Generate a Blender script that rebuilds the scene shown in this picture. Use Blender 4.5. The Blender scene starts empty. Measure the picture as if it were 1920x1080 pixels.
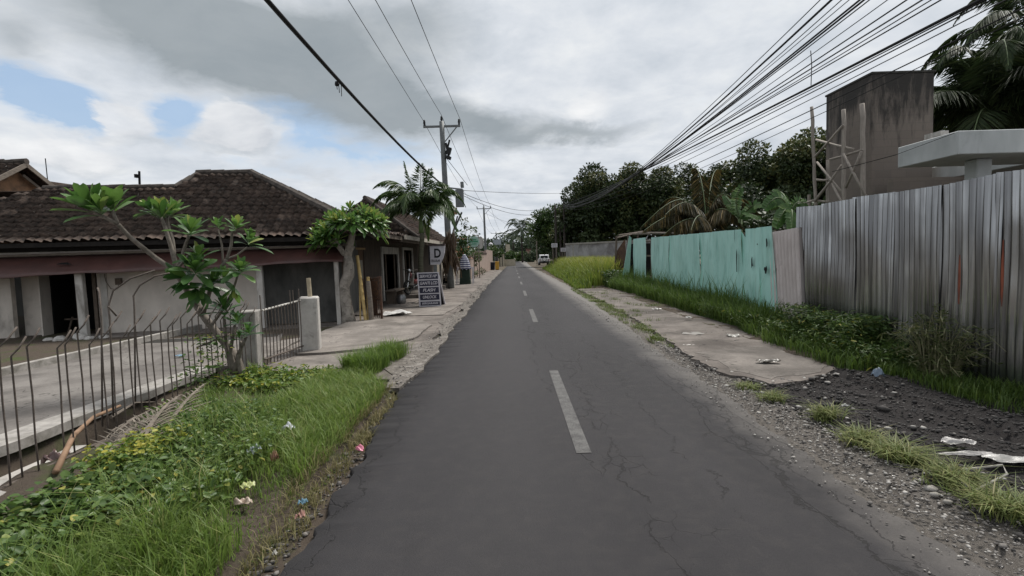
import bpy, math, random
import numpy as np
from mathutils import Vector, Matrix
random.seed(7); RNG = np.random.default_rng(7)
S = bpy.context.scene
COL = S.collection
D2R = math.radians
# ------------------------------------------------------------------ camera
EYE = 1.65
TH, RL = math.atan(60/960), 0.03
F_ = Vector((0, math.cos(TH), -math.sin(TH)))
R0, U0 = Vector((1, 0, 0)), Vector((0, math.sin(TH), math.cos(TH)))
R_ = R0*math.cos(RL) - U0*math.sin(RL)
U_ = U0*math.cos(RL) + R0*math.sin(RL)
cam = bpy.data.cameras.new('camera'); cam.lens = 18; cam.sensor_width = 36; cam.clip_start = .05; cam.clip_end = 3000
co = bpy.data.objects.new('camera', cam); COL.objects.link(co)
m = Matrix((R_, U_, -F_)).transposed().to_4x4(); m.translation = (0, 0, EYE)
co.matrix_world = m; S.camera = co
def at(x, y, Y):
    """survey helper: photo measurement (x, y) at distance Y along the road -> world point"""
    d = F_*960 + R_*(x-960) + U_*(540-y)
    return Vector((0, 0, EYE)) + d*(Y/d.y)
def gp(x, y, z=0.0):
    d = F_*960 + R_*(x-960) + U_*(540-y)
    return Vector((0, 0, EYE)) + d*((z-EYE)/d.z)
# ------------------------------------------------------------------ objects
def tag(o, label=None, cat=None, group=None, kind=None):
    if label: o['label'] = label
    if cat: o['category'] = cat
    if group: o['group'] = group
    if kind: o['kind'] = kind
    return o
def empty(name, loc, label=None, cat=None, group=None):
    o = bpy.data.objects.new(name, None); COL.objects.link(o); o.location = loc
    o.empty_display_size = .2
    return tag(o, label, cat, group)
def wloc(o):
    v = Vector((0, 0, 0))
    while o: v += o.location; o = o.parent
    return v
def link(name, me, mat, parent=None):
    o = bpy.data.objects.new(name, me); COL.objects.link(o)
    if mat: me.materials.append(mat)
    if parent:
        me.transform(Matrix.Translation(-wloc(parent))); o.parent = parent
    return o
class MB:
    def __init__(s): s.v = []; s.f = []
    def add(s, vs, fs):
        n = len(s.v); s.v += [tuple(v) for v in vs]; s.f += [tuple(i+n for i in f) for f in fs]
    def box(s, c, size, rz=0, rx=0, ry=0, taper=1):
        hx, hy, hz = size[0]/2, size[1]/2, size[2]/2
        M = Matrix.Rotation(rz, 3, 'Z') @ Matrix.Rotation(ry, 3, 'Y') @ Matrix.Rotation(rx, 3, 'X')
        vs = []
        for z in (-hz, hz):
            k = taper if z > 0 else 1
            for x, y in ((-hx, -hy), (hx, -hy), (hx, hy), (-hx, hy)):
                vs.append(Vector(c) + M @ Vector((x*k, y*k, z)))
        s.add(vs, [(3,2,1,0),(4,5,6,7),(0,1,5,4),(1,2,6,5),(2,3,7,6),(3,0,4,7)])
    def bar(s, p0, p1, w, h, up=(0,0,1)):
        p0, p1 = Vector(p0), Vector(p1); d = (p1-p0).normalized(); up = Vector(up)
        if abs(d.dot(up)) > .98: up = Vector((0,1,0))
        a = d.cross(up).normalized()*w/2; b = a.cross(d).normalized()*h/2
        vs = [p+q for p in (p0, p1) for q in (-a-b, a-b, a+b, -a+b)]
        s.add(vs, [(3,2,1,0),(4,5,6,7),(0,1,5,4),(1,2,6,5),(2,3,7,6),(3,0,4,7)])
    def tube(s, pts, r, n=6, cap=True):
        pts = [Vector(p) for p in pts]
        if not hasattr(r, '__len__'): r = [r]*len(pts)
        base = len(s.v); pa = None
        for i, p in enumerate(pts):
            t = (pts[min(i+1, len(pts)-1)] - pts[max(i-1, 0)])
            t = t.normalized() if t.length > 1e-9 else Vector((0,0,1))
            if pa is None:
                a = t.cross(Vector((0,0,1)) if abs(t.z) < .9 else Vector((1,0,0))).normalized()
            else:
                a = (pa - t*pa.dot(t)).normalized()
            pa = a; b = t.cross(a)
            for k in range(n):
                an = 2*math.pi*k/n
                s.v.append(tuple(p + (a*math.cos(an)+b*math.sin(an))*r[i]))
        for i in range(len(pts)-1):
            for k in range(n):
                q = base+i*n; k2 = (k+1) % n
                s.f.append((q+k, q+k2, q+n+k2, q+n+k))
        if cap:
            s.f.append(tuple(base+k for k in range(n-1, -1, -1)))
            s.f.append(tuple(base+(len(pts)-1)*n+k for k in range(n)))
    def lathe(s, c, prof, n=16):
        base = len(s.v); c = Vector(c)
        for r, z in prof:
            for k in range(n):
                a = 2*math.pi*k/n; s.v.append(tuple(c+Vector((r*math.cos(a), r*math.sin(a), z))))
        for i in range(len(prof)-1):
            for k in range(n):
                q = base+i*n; k2 = (k+1) % n
                s.f.append((q+k, q+k2, q+n+k2, q+n+k))
        s.f.append(tuple(base+k for k in range(n-1, -1, -1)))
        s.f.append(tuple(base+(len(prof)-1)*n+k for k in range(n)))
    def prism(s, pts2, y0, y1, frame):
        """outline pts2 (a,z) extruded between depths y0,y1; frame(a,d,z)->point"""
        n = len(pts2)
        vs = [frame(a, y0, z) for a, z in pts2] + [frame(a, y1, z) for a, z in pts2]
        s.add(vs, [tuple(range(n)), tuple(range(2*n-1, n-1, -1))] + [(i, (i+1) % n, n+(i+1) % n, n+i) for i in range(n)])
    def build(s, name, mat, parent=None, smooth=False, bevel=0):
        me = bpy.data.meshes.new(name); me.from_pydata(s.v, [], s.f); me.update()
        if bevel:
            import bmesh
            bm = bmesh.new(); bm.from_mesh(me); bmesh.ops.recalc_face_normals(bm, faces=bm.faces)
            bmesh.ops.bevel(bm, geom=list(bm.edges), offset=bevel, segments=1, affect='EDGES', clamp_overlap=True)
            bm.to_mesh(me); bm.free()
        if smooth: me.polygons.foreach_set('use_smooth', [True]*len(me.polygons))
        return link(name, me, mat, parent)
def npmesh(name, V, faces_k, mat, parent=None, tint=None, smooth=False):
    """V (N,3); faces_k = list of (M,k) index arrays"""
    V = np.asarray(V, dtype=np.float32)
    me = bpy.data.meshes.new(name); me.vertices.add(len(V)); me.vertices.foreach_set('co', V.ravel())
    flat = np.concatenate([f.ravel() for f in faces_k]).astype(np.int32)
    tot = np.concatenate([np.full(len(f), f.shape[1]) for f in faces_k]).astype(np.int32)
    start = np.concatenate([[0], np.cumsum(tot)[:-1]]).astype(np.int32)
    me.loops.add(len(flat)); me.loops.foreach_set('vertex_index', flat)
    me.polygons.add(len(tot)); me.polygons.foreach_set('loop_start', start); me.polygons.foreach_set('loop_total', tot)
    if smooth: me.polygons.foreach_set('use_smooth', np.ones(len(tot), dtype=bool))
    me.update(calc_edges=True)
    if tint is not None:
        a = me.attributes.new('tint', 'FLOAT', 'POINT'); a.data.foreach_set('value', np.asarray(tint, dtype=np.float32))
    return link(name, me, mat, parent)
def copy_tree(o, parent=None):
    c = o.copy(); COL.objects.link(c); c.parent = parent
    for ch in list(o.children): copy_tree(ch, c)
    return c
# ------------------------------------------------------------------ materials
def nodes(name):
    m = bpy.data.materials.new(name); m.use_nodes = True; nt = m.node_tree
    return m, nt, nt.nodes['Principled BSDF']
def N(nt, t, **k):
    n = nt.nodes.new(t)
    for a, b in k.items():
        if a in n.inputs.keys() if hasattr(n.inputs, 'keys') else False: n.inputs[a].default_value = b
        else: setattr(n, a, b)
    return n
def pos(nt, sc=(1,1,1)):
    g = nt.nodes.new('ShaderNodeNewGeometry'); mp = nt.nodes.new('ShaderNodeMapping')
    mp.inputs['Scale'].default_value = sc; nt.links.new(g.outputs['Position'], mp.inputs['Vector']); return mp.outputs[0]
def noise(nt, vec, scale, detail=4, rough=.55, dist=0):
    n = nt.nodes.new('ShaderNodeTexNoise'); n.inputs['Scale'].default_value = scale; n.inputs['Detail'].default_value = detail
    n.inputs['Roughness'].default_value = rough; n.inputs['Distortion'].default_value = dist
    nt.links.new(vec, n.inputs['Vector']); return n.outputs['Fac']
def ramp(nt, fac, stops):
    r = nt.nodes.new('ShaderNodeValToRGB'); e = r.color_ramp.elements
    while len(e) < len(stops): e.new(.5)
    for i, (p, c) in enumerate(stops):
        e[i].position = p; e[i].color = (c[0], c[1], c[2], 1) if hasattr(c, '__len__') else (c, c, c, 1)
    nt.links.new(fac, r.inputs['Fac']); return r.outputs['Color']
def mix(nt, fac, a, b, mode='MIX'):
    n = nt.nodes.new('ShaderNodeMix'); n.data_type = 'RGBA'; n.blend_type = mode
    for sock, v in ((n.inputs[0], fac), (n.inputs[6], a), (n.inputs[7], b)):
        if hasattr(v, 'links') or isinstance(v, bpy.types.NodeSocket): nt.links.new(v, sock)
        elif hasattr(v, '__len__'): sock.default_value = (v[0], v[1], v[2], 1)
        else: sock.default_value = v
    return n.outputs[2]
def math_(nt, op, a, b=0, c=0, clamp=False):
    n = nt.nodes.new('ShaderNodeMath'); n.operation = op; n.use_clamp = clamp
    for i, v in enumerate((a, b, c)):
        if isinstance(v, bpy.types.NodeSocket): nt.links.new(v, n.inputs[i])
        else: n.inputs[i].default_value = v
    return n.outputs[0]
def bump(nt, bs, h, strength=.4, dist=.02):
    b = nt.nodes.new('ShaderNodeBump'); b.inputs['Strength'].default_value = strength; b.inputs['Distance'].default_value = dist
    nt.links.new(h, b.inputs['Height']); nt.links.new(b.outputs[0], bs.inputs['Normal'])
def mat(name, c1, c2=None, scale=6, rough=.8, metal=0, spec=.3, bmp=.25, bscale=60, stretch=(1,1,1), c3=None, s3=1.2, lo=.35, hi=.65, lo3=.5, hi3=.7, bdist=.01):
    """patchy two-tone material; optional third tone in large stains"""
    m, nt, bs = nodes(name)
    c2 = c2 or tuple(x*.75 for x in c1)
    v = pos(nt, stretch)
    col = ramp(nt, noise(nt, v, scale, 6, .6), [(lo, c2), (hi, c1)])
    if c3 is not None:
        col = mix(nt, ramp(nt, noise(nt, v, s3, 5, .65, .4), [(lo3, 0.), (hi3, 1.)]), col, c3)
    nt.links.new(col, bs.inputs['Base Color'])
    bs.inputs['Roughness'].default_value = rough; bs.inputs['Metallic'].default_value = metal
    bs.inputs['Specular IOR Level'].default_value = spec
    if bmp: bump(nt, bs, noise(nt, pos(nt), bscale, 5, .6), bmp, bdist)
    return m
def leafmat(name, stops, rough=.5, trans=.3, spec=.35):
    """leaf pigment chosen per leaf from the 'tint' attribute, part of the light passes through"""
    m, nt, bs = nodes(name)
    a = nt.nodes.new('ShaderNodeAttribute'); a.attribute_name = 'tint'
    col = ramp(nt, a.outputs['Fac'], stops)
    col = mix(nt, .25, col, ramp(nt, noise(nt, pos(nt), 9, 3), [(.3, (.55,.55,.5)), (.7, (1,1,1))]), 'MULTIPLY')
    nt.links.new(col, bs.inputs['Base Color']); bs.inputs['Roughness'].default_value = rough
    bs.inputs['Specular IOR Level'].default_value = spec
    t = nt.nodes.new('ShaderNodeBsdfTranslucent'); nt.links.new(col, t.inputs['Color'])
    mx = nt.nodes.new('ShaderNodeMixShader'); mx.inputs[0].default_value = trans
    nt.links.new(bs.outputs[0], mx.inputs[1]); nt.links.new(t.outputs[0], mx.inputs[2])
    nt.links.new(mx.outputs[0], nt.nodes['Material Output'].inputs['Surface'])
    return m
# ------------------------------------------------------------------ world, sun
SUN_EL, SUN_AZ = D2R(60), D2R(40)      # azimuth measured from +Y towards +X
w = bpy.data.worlds.new('World'); S.world = w; w.use_nodes = True; nt = w.node_tree
bg = nt.nodes['Background']; bg.inputs['Strength'].default_value = .096
sky = nt.nodes.new('ShaderNodeTexSky'); sky.sky_type = 'NISHITA'; sky.sun_disc = False
sky.sun_elevation = SUN_EL; sky.sun_rotation = SUN_AZ; sky.dust_density = 2.0; sky.air_density = 1.2
tc = nt.nodes.new('ShaderNodeTexCoord'); sp = nt.nodes.new('ShaderNodeSeparateXYZ'); nt.links.new(tc.outputs['Generated'], sp.inputs[0])
X, Y, Z = sp.outputs
zz = math_(nt, 'ADD', math_(nt, 'MAXIMUM', Z, 0.0), .16)
cb = nt.nodes.new('ShaderNodeCombineXYZ'); nt.links.new(math_(nt, 'DIVIDE', X, zz), cb.inputs[0]); nt.links.new(math_(nt, 'DIVIDE', Y, zz), cb.inputs[1])
P = cb.outputs[0]
n1 = noise(nt, P, 1.1, 8, .58, .3); n2 = noise(nt, P, 3.2, 8, .6, .2)
cb3 = nt.nodes.new('ShaderNodeVectorMath'); cb3.operation = 'MULTIPLY'; cb3.inputs[1].default_value = (1, 1, 2.2)
nt.links.new(tc.outputs['Generated'], cb3.inputs[0])
n3 = noise(nt, cb3.outputs[0], 5.5, 8, .6, .3); n4 = noise(nt, cb3.outputs[0], 2.4, 6, .55, .2)
cb4 = nt.nodes.new('ShaderNodeVectorMath'); cb4.operation = 'ADD'; cb4.inputs[1].default_value = (3.1, 1.7, .4); nt.links.new(cb3.outputs[0], cb4.inputs[0]); n3b = noise(nt, cb4.outputs[0], 6.5, 8, .6, .3)
az = math_(nt, 'ARCTAN2', X, Y); el = math_(nt, 'ARCSINE', Z)
azw = math_(nt, 'ADD', az, math_(nt, 'MULTIPLY', math_(nt, 'SUBTRACT', n3, .5), .12))
elw = math_(nt, 'ADD', el, math_(nt, 'MULTIPLY', math_(nt, 'SUBTRACT', n3b, .5), .11))
def ae(x, y):
    d = (F_*960 + R_*(x-960) + U_*(540-y)).normalized(); return math.atan2(d.x, d.y), math.asin(d.z)
def blob(x, y, rx, ry, rot=0, soft=1.0, warp=True):
    """soft elliptical cloud patch at a fixed compass bearing / elevation"""
    a0, e0 = ae(x, y); rx, ry = rx/1000, ry/1000
    da = math_(nt, 'SUBTRACT', azw if warp else az, a0); de = math_(nt, 'SUBTRACT', elw if warp else el, e0)
    c, s_ = math.cos(rot), math.sin(rot)
    p = math_(nt, 'DIVIDE', math_(nt, 'ADD', math_(nt, 'MULTIPLY', da, c), math_(nt, 'MULTIPLY', de, s_)), rx)
    q = math_(nt, 'DIVIDE', math_(nt, 'SUBTRACT', math_(nt, 'MULTIPLY', de, c), math_(nt, 'MULTIPLY', da, s_)), ry)
    r2 = math_(nt, 'ADD', math_(nt, 'MULTIPLY', p, p), math_(nt, 'MULTIPLY', q, q))
    return math_(nt, 'MULTIPLY', math_(nt, 'EXPONENT', math_(nt, 'MULTIPLY', r2, -1)), soft)
def total(l):
    o = l[0]
    for x in l[1:]: o = math_(nt, 'ADD', o, x)
    return o
dark = total([blob(300, 30, 190, 75, -.15, 1.0), blob(500, 105, 170, 62, -.2, 1.0), blob(700, 185, 150, 58, -.25, .95), blob(900, 232, 150, 34, -.1, .85), blob(1090, 250, 150, 18, .05, .6), blob(800, 60, 130, 90, 0, .45), blob(620, 40, 160, 60, 0, .6),
              blob(10, 70, 40, 40, 0, .55), blob(425, 276, 60, 14, 0, .40), blob(228, 256, 42, 12, 0, .36), blob(150, 318, 85, 22, 0, .42), blob(640, 335, 90, 12, 0, .25)])
blue = total([blob(80, 182, 120, 24, -.2, 1.0), blob(215, 222, 80, 26, -.25, .85), blob(330, 205, 45, 20, 0, .8), blob(530, 212, 120, 24, -.05, .95), blob(610, 272, 110, 22, .05, .95), blob(345, 245, 50, 26, 0, .5), blob(760, 290, 80, 24, 0, .45), blob(500, 310, 140, 14, 0, .3)])
cum = total([blob(228, 222, 36, 30, 0, 1.3), blob(432, 222, 42, 32, 0, 1.4), blob(395, 262, 55, 20, 0, 1.0), blob(470, 262, 26, 20, 0, .7), blob(1110, 210, 70, 36, .3, .6), blob(160, 300, 80, 26, 0, .8), blob(960, 60, 170, 80, 0, .4), blob(60, 285, 60, 24, 0, .5), blob(820, 330, 60, 10, 0, .5)])
bl = ramp(nt, math_(nt, 'SUBTRACT', math_(nt, 'ADD', math_(nt, 'MULTIPLY', math_(nt, 'MULTIPLY', blue, 1.55), ramp(nt, math_(nt, 'ADD', math_(nt, 'MULTIPLY', n2, .5), math_(nt, 'MULTIPLY', n3, .5)), [(.36, .55), (.58, 1.)])), math_(nt, 'MULTIPLY', math_(nt, 'ADD', math_(nt, 'MULTIPLY', math_(nt, 'SUBTRACT', n2, .5), .7), math_(nt, 'MULTIPLY', math_(nt, 'SUBTRACT', n3, .5), 1.1)), 1.0)), math_(nt, 'MULTIPLY', cum, .9)), [(.08, 0.), (.95, .9)])
dk = ramp(nt, math_(nt, 'ADD', dark, math_(nt, 'MULTIPLY', math_(nt, 'SUBTRACT', n1, .5), .8)), [(.15, 0.), (.95, 1.)])
base = ramp(nt, math_(nt, 'ADD', math_(nt, 'MULTIPLY', n2, .6), math_(nt, 'MULTIPLY', n3, .4)), [(.34, (4.5, 4.9, 5.4)), (.5, (5.6, 5.9, 6.3)), (.66, (6.8, 6.95, 7.05))])
blue_c = mix(nt, .55, sky.outputs[0], (3.3, 4.7, 6.7))
c = mix(nt, bl, base, blue_c)
c = mix(nt, math_(nt, 'MULTIPLY', dk, .9), c, mix(nt, n3, (1.75, 2.1, 2.35), (3.0, 3.3, 3.5)))
c = mix(nt, ramp(nt, math_(nt, 'ADD', cum, math_(nt, 'MULTIPLY', math_(nt, 'SUBTRACT', n3, .5), .9)), [(.44, 0.), (.74, .88)]), c, mix(nt, ramp(nt, math_(nt, 'ADD', math_(nt, 'MULTIPLY', n3, .6), math_(nt, 'MULTIPLY', n3b, .4)), [(.36, 0.), (.62, 1.)]), (4.6, 4.85, 5.25), (7.3, 7.35, 7.4)))
nt.links.new(c, bg.inputs['Color'])
sl = bpy.data.lights.new('sun', 'SUN'); sl.energy = 3.6; sl.angle = D2R(16); sl.color = (1, .96, .9)
so = bpy.data.objects.new('sun', sl); COL.objects.link(so)
sd = Vector((math.sin(SUN_AZ)*math.cos(SUN_EL), math.cos(SUN_AZ)*math.cos(SUN_EL), math.sin(SUN_EL)))
so.rotation_euler = sd.to_track_quat('Z', 'Y').to_euler(); so.location = (0, 0, 30)
S.view_settings.view_transform = 'Standard'; S.view_settings.look = 'None'; S.view_settings.gamma = 1; S.view_settings.exposure = 0.42
# ------------------------------------------------------------------ vegetation generators
def inpoly(P, poly):
    x, y = P[:, 0], P[:, 1]; ins = np.zeros(len(P), bool); n = len(poly)
    for i in range(n):
        x0, y0 = poly[i]; x1, y1 = poly[(i+1) % n]
        c = ((y0 > y) != (y1 > y)) & (x < (x1-x0)*(y-y0)/((y1-y0) if y1 != y0 else 1e-9)+x0); ins ^= c
    return ins
def scatter(poly, n, clump=0, spread=.25):
    a = np.array(poly); lo, hi = a.min(0), a.max(0); out = []
    tot = 0; it = 0
    while tot < n and it < 60:
        it += 1
        if clump:
            c = RNG.uniform(lo, hi, (clump, 2)); P = c[RNG.integers(0, clump, n)] + RNG.normal(0, spread, (n, 2))
        else: P = RNG.uniform(lo, hi, (n, 2))
        P = P[inpoly(P, poly)]; out.append(P); tot += len(P)
    return np.concatenate(out)[:n]
def unit(v): return v/np.maximum(np.linalg.norm(v, axis=1, keepdims=True), 1e-9)
def grass(name, P, h, wd, m, lean=.5, parent=None, tint=None, kind='stuff', label=None, cat=None):
    n = len(P); h = np.broadcast_to(h, n)*RNG.uniform(.55, 1.25, n)
    ph = RNG.uniform(0, 2*np.pi, n); d = np.stack([np.cos(ph), np.sin(ph), np.zeros(n)], 1)
    s = np.stack([-np.sin(ph), np.cos(ph), np.zeros(n)], 1)*(np.broadcast_to(wd, n)*RNG.uniform(.7, 1.3, n))[:, None]/2
    le = (RNG.uniform(.1, 1, n)*lean*h)[:, None]; up = np.array([0, 0, 1.])
    hh = h[:, None]
    b = P; mid = P + d*le*.35 + up*hh*.6; tip = P + d*le*1.15 + up*hh*(1-.25*RNG.uniform(0, 1, (n, 1))*lean)
    V = np.stack([b-s*.8, b+s*.8, mid+s, mid-s, tip], 1).reshape(-1, 3)
    i = np.arange(n)[:, None]*5
    t = RNG.uniform(0, 1, n) if tint is None else np.clip(tint + RNG.normal(0, .16, n), 0, 1)
    o = npmesh(name, V, [i+np.array([0, 1, 2, 3]), i+np.array([3, 2, 4])], m, parent, np.repeat(t, 5))
    if kind: o['kind'] = kind
    return tag(o, label, cat)
def leaf_arrays(C, D, Nn, L, W, fold=.15):
    D = unit(D); s = unit(np.cross(D, Nn)); nn = np.cross(s, D)
    L = np.broadcast_to(L, len(C))[:, None]; W = np.broadcast_to(W, len(C))[:, None]
    mid = C + D*L*.5
    return np.stack([C, mid+s*W/2+nn*W*fold, C+D*L-nn*L*.08, mid-s*W/2+nn*W*fold], 1).reshape(-1, 3)
def roundmesh(name, C, D, Nn, L, W, m, parent=None, tint=None):
    D = unit(D); s = unit(np.cross(D, Nn)); nn = np.cross(s, D); n = len(C); L = np.broadcast_to(L, n)[:, None]; W = np.broadcast_to(W, n)[:, None]
    V = np.stack([C]+[C+D*L*a+s*W*b*.5+nn*W*abs(b)*.2-nn*L*.12*a*a for a, b in ((.22, .72), (.55, 1.0), (.85, .6), (1.0, 0), (.85, -.6), (.55, -1.0), (.22, -.72))], 1).reshape(-1, 3)
    i = np.arange(n)[:, None]*8; t = RNG.uniform(0, 1, n) if tint is None else np.clip(tint, 0, 1)
    return npmesh(name, V, [i+np.array([0, 1, 2, 3, 4]), i+np.array([0, 4, 5, 6, 7])], m, parent, np.repeat(t, 8), smooth=True)
def leafmesh(name, C, D, Nn, L, W, m, parent=None, tint=None, fold=.15):
    V = leaf_arrays(C, D, Nn, L, W, fold); n = len(C); i = np.arange(n)[:, None]*4
    t = RNG.uniform(0, 1, n) if tint is None else np.clip(tint, 0, 1)
    return npmesh(name, V, [i+np.array([0, 1, 2]), i+np.array([0, 2, 3])], m, parent, np.repeat(t, 4))
def rand_dirs(n):
    return unit(RNG.normal(0, 1, (n, 3)))
def lumps_leaves(lumps, per, size, droop=.2, shell=.55):
    """leaf positions spread through overlapping lumps of foliage"""
    Cs, Ds, Ns, Ts = [], [], [], []
    for c, r in lumps:
        r = np.array(r if hasattr(r, '__len__') else (r, r, r), float); k = max(8, int(per*(r[0]*r[1]+r[0]*r[2]+r[1]*r[2])/3))
        d = rand_dirs(k); rad = RNG.uniform(shell, 1.06, (k, 1))**.7
        Cs.append(np.array(c)+d*r*rad); o = unit(d + RNG.normal(0, .75, (k, 3)) + np.array([0, 0, -droop])); Ds.append(o)
        Ns.append(unit(d + RNG.normal(0, .6, (k, 3)) + np.array([0, 0, .5]))); Ts.append(np.clip(RNG.normal(RNG.uniform(.15, .8), .2, k), 0, 1))
    C, D, Nn, T = map(np.concatenate, (Cs, Ds, Ns, Ts))
    L = size*RNG.uniform(.6, 1.35, len(C)); return C, D, Nn, L, T
def crown_lumps(c, rx, ry, rz, n, lr, seed):
    g = np.random.default_rng(seed); out = []
    for i in range(n):
        d = g.normal(0, 1, 3); d /= np.linalg.norm(d); k = g.uniform(.35, .95)
        p = np.array(c)+d*np.array([rx, ry, rz])*k; r = lr*g.uniform(.65, 1.25)
        out.append((p, (r*g.uniform(.9, 1.2), r, r*g.uniform(.6, .9))))
    return out
# ------------------------------------------------------------------ ground
def gz(x, y):
    z = -.03
    if -1.55 < x < 2.62: return -.07
    if y < 8.25 and -4.86 < x < -4.02 and y > -6: return -.42
    if y < 8.6 and -8.6 < x <= -4.86: return -.09
    if 2.62 <= x < 5.3 and y < 25: z = -.035 + .03*math.sin(x*5+y*1.7)*math.sin(y*2.3) + .015*math.sin(x*13+y*9)
    if 4.2 < x < 6.5 and y < 26: z += .05
    if -4.02 <= x < -1.55 and y < 7.6: z = .0 + .03*math.sin(x*4+y*2.1)*math.sin(y*3.1-x) + .012*math.sin(x*14+y*11)
    if x > 3.4 and 25 <= y < 60: z = .05
    return z
def gzv(P): return np.array([gz(a, b) for a, b in P])
xs = sorted(set([-900, -300, -120, -60, -30, -20, -14, -10, -8.6, -8, -7, -6, -5.4, -4.88, -4.84, -4.5, -4.04, -4.0, 2.6, 2.64, 7, 8, 10, 14, 20, 40, 90, 300, 900] + [round(-3.95+.12*i, 2) for i in range(20)] + [-1.53] + [-1.2+.6*i for i in range(7)] + [round(2.7+.1*i, 2) for i in range(39)]))
ys = sorted(set([-300, -80, -20, -6, 0] + [round(.5+.14*i, 2) for i in range(55)] + [8.24, 8.27] + [8.5+.25*i for i in range(66)] + [25.2+1.5*i for i in range(25)] + [65, 80, 110, 160, 260, 500, 1000, 2500]))
V = np.array([(x, y, gz(x, y)) for y in ys for x in xs]); nx = len(xs)
Fq = np.array([(j*nx+i, j*nx+i+1, (j+1)*nx+i+1, (j+1)*nx+i) for j in range(len(ys)-1) for i in range(nx-1)])
mg, nt, bs = nodes('ground_soil')
v = pos(nt); n_a = noise(nt, v, 1.4, 6, .65); n_b = noise(nt, v, 22, 6, .7); n_c = noise(nt, v, 130, 4, .7)
soil = mix(nt, n_b, (.050, .040, .032), (.125, .10, .078))
sp_ = nt.nodes.new('ShaderNodeSeparateXYZ'); nt.links.new(v, sp_.inputs[0])
green = mix(nt, n_b, (.03, .06, .012), (.09, .12, .035))
col = mix(nt, ramp(nt, n_a, [(.52, 0.), (.68, .75)]), soil, green)
# dark cinder ground in the open bay by the metal fence
cx = math_(nt, 'MULTIPLY', math_(nt, 'GREATER_THAN', sp_.outputs[0], 2.75), math_(nt, 'LESS_THAN', math_(nt, 'ADD', sp_.outputs[1], math_(nt, 'MULTIPLY', n_a, .8)), 7.4))
cinder = mix(nt, n_c, (.012, .011, .011), (.075, .068, .066))
col = mix(nt, cx, col, cinder)
# paler grit along the road edge
gx = math_(nt, 'SUBTRACT', sp_.outputs[0], math_(nt, 'MULTIPLY', n_a, .55))
gr = ramp(nt, math_(nt, 'MULTIPLY', math_(nt, 'LESS_THAN', gx, 2.62), math_(nt, 'GREATER_THAN', sp_.outputs[0], 1.5)), [(.3, 0.), (.7, 1.)])
col = mix(nt, gr, col, mix(nt, n_c, (.06, .055, .05), (.26, .235, .21)))
nt.links.new(col, bs.inputs['Base Color']); bs.inputs['Roughness'].default_value = .95; bs.inputs['Specular IOR Level'].default_value = .15
bump(nt, bs, math_(nt, 'ADD', n_b, n_c), .8, .03)
npmesh('ground', V, [Fq], mg)['kind'] = 'structure'
# ------------------------------------------------------------------ road
mr, nt, bs = nodes('asphalt')
v = pos(nt); big = noise(nt, pos(nt, (1, .25, 1)), .8, 4, .5); sx = nt.nodes.new('ShaderNodeSeparateXYZ'); nt.links.new(v, sx.inputs[0])
X, Y = sx.outputs[0], sx.outputs[1]
agg = noise(nt, v, 260, 3, .8); agg2 = noise(nt, v, 75, 4, .7); med = noise(nt, v, 7, 5, .6)
tone = mix(nt, ramp(nt, big, [(.3, 0.), (.72, 1.)]), (.020, .0188, .0206), (.033, .031, .0332))
tone = mix(nt, ramp(nt, med, [(.45, 0.), (.8, .5)]), tone, (.044, .040, .039))
tone = mix(nt, .55, tone, ramp(nt, agg, [(.3, (.25, .25, .25)), (.5, (.92, .92, .92)), (.64, (1.35, 1.34, 1.33)), (.72, (2.6, 2.5, 2.4))]), 'MULTIPLY')
tone = mix(nt, ramp(nt, agg2, [(.68, 0.), (.78, .55)]), tone, (.095, .09, .088))
# wheel polish: slightly lighter band left of centre
tr = math_(nt, 'SUBTRACT', X, -.15); tr = math_(nt, 'EXPONENT', math_(nt, 'MULTIPLY', math_(nt, 'MULTIPLY', tr, tr), -3.5))
tone = mix(nt, math_(nt, 'MULTIPLY', tr, .42), tone, (.043, .0405, .0418))
tone = mix(nt, ramp(nt, noise(nt, pos(nt, (1, .5, 1)), 2.6, 5, .65), [(.60, 0.), (.74, .4)]), tone, (.020, .019, .0195))
tone = mix(nt, ramp(nt, noise(nt, pos(nt, (1, .6, 1)), 4.3, 5, .7, .5), [(.63, 0.), (.75, .35)]), tone, (.052, .048, .047))
# dusty right edge
du = math_(nt, 'ADD', X, math_(nt, 'MULTIPLY', math_(nt, 'SUBTRACT', noise(nt, v, 1.6, 6, .65), .5), .7))
tone = mix(nt, math_(nt, 'MULTIPLY', ramp(nt, du, [(0, 0.), (1, 0.)]), 0) if False else ramp(nt, math_(nt, 'MULTIPLY', math_(nt, 'SUBTRACT', du, 1.95), 1.6, clamp=True), [(.0, 0.), (.35, .25), (1, .85)]), tone, mix(nt, agg2, (.09, .083, .078), (.21, .195, .18)))
# cracks: alligator patches near the centre marking and the edges, longitudinal ones
wv = nt.nodes.new('ShaderNodeVectorMath'); wv.operation = 'ADD'
nn = nt.nodes.new('ShaderNodeTexNoise'); nn.inputs['Scale'].default_value = 5; nn.inputs['Detail'].default_value = 5; nt.links.new(v, nn.inputs['Vector'])
sc_ = nt.nodes.new('ShaderNodeVectorMath'); sc_.operation = 'SCALE'; sc_.inputs['Scale'].default_value = .16; nt.links.new(nn.outputs['Color'], sc_.inputs[0])
nt.links.new(v, wv.inputs[0]); nt.links.new(sc_.outputs[0], wv.inputs[1])
def vor(scale, sy):
    mp = nt.nodes.new('ShaderNodeMapping'); mp.inputs['Scale'].default_value = (1, sy, 1); nt.links.new(wv.outputs[0], mp.inputs['Vector'])
    vo = nt.nodes.new('ShaderNodeTexVoronoi'); vo.feature = 'DISTANCE_TO_EDGE'; vo.inputs['Scale'].default_value = scale
    nt.links.new(mp.outputs[0], vo.inputs['Vector']); return vo.outputs['Distance']
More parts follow.
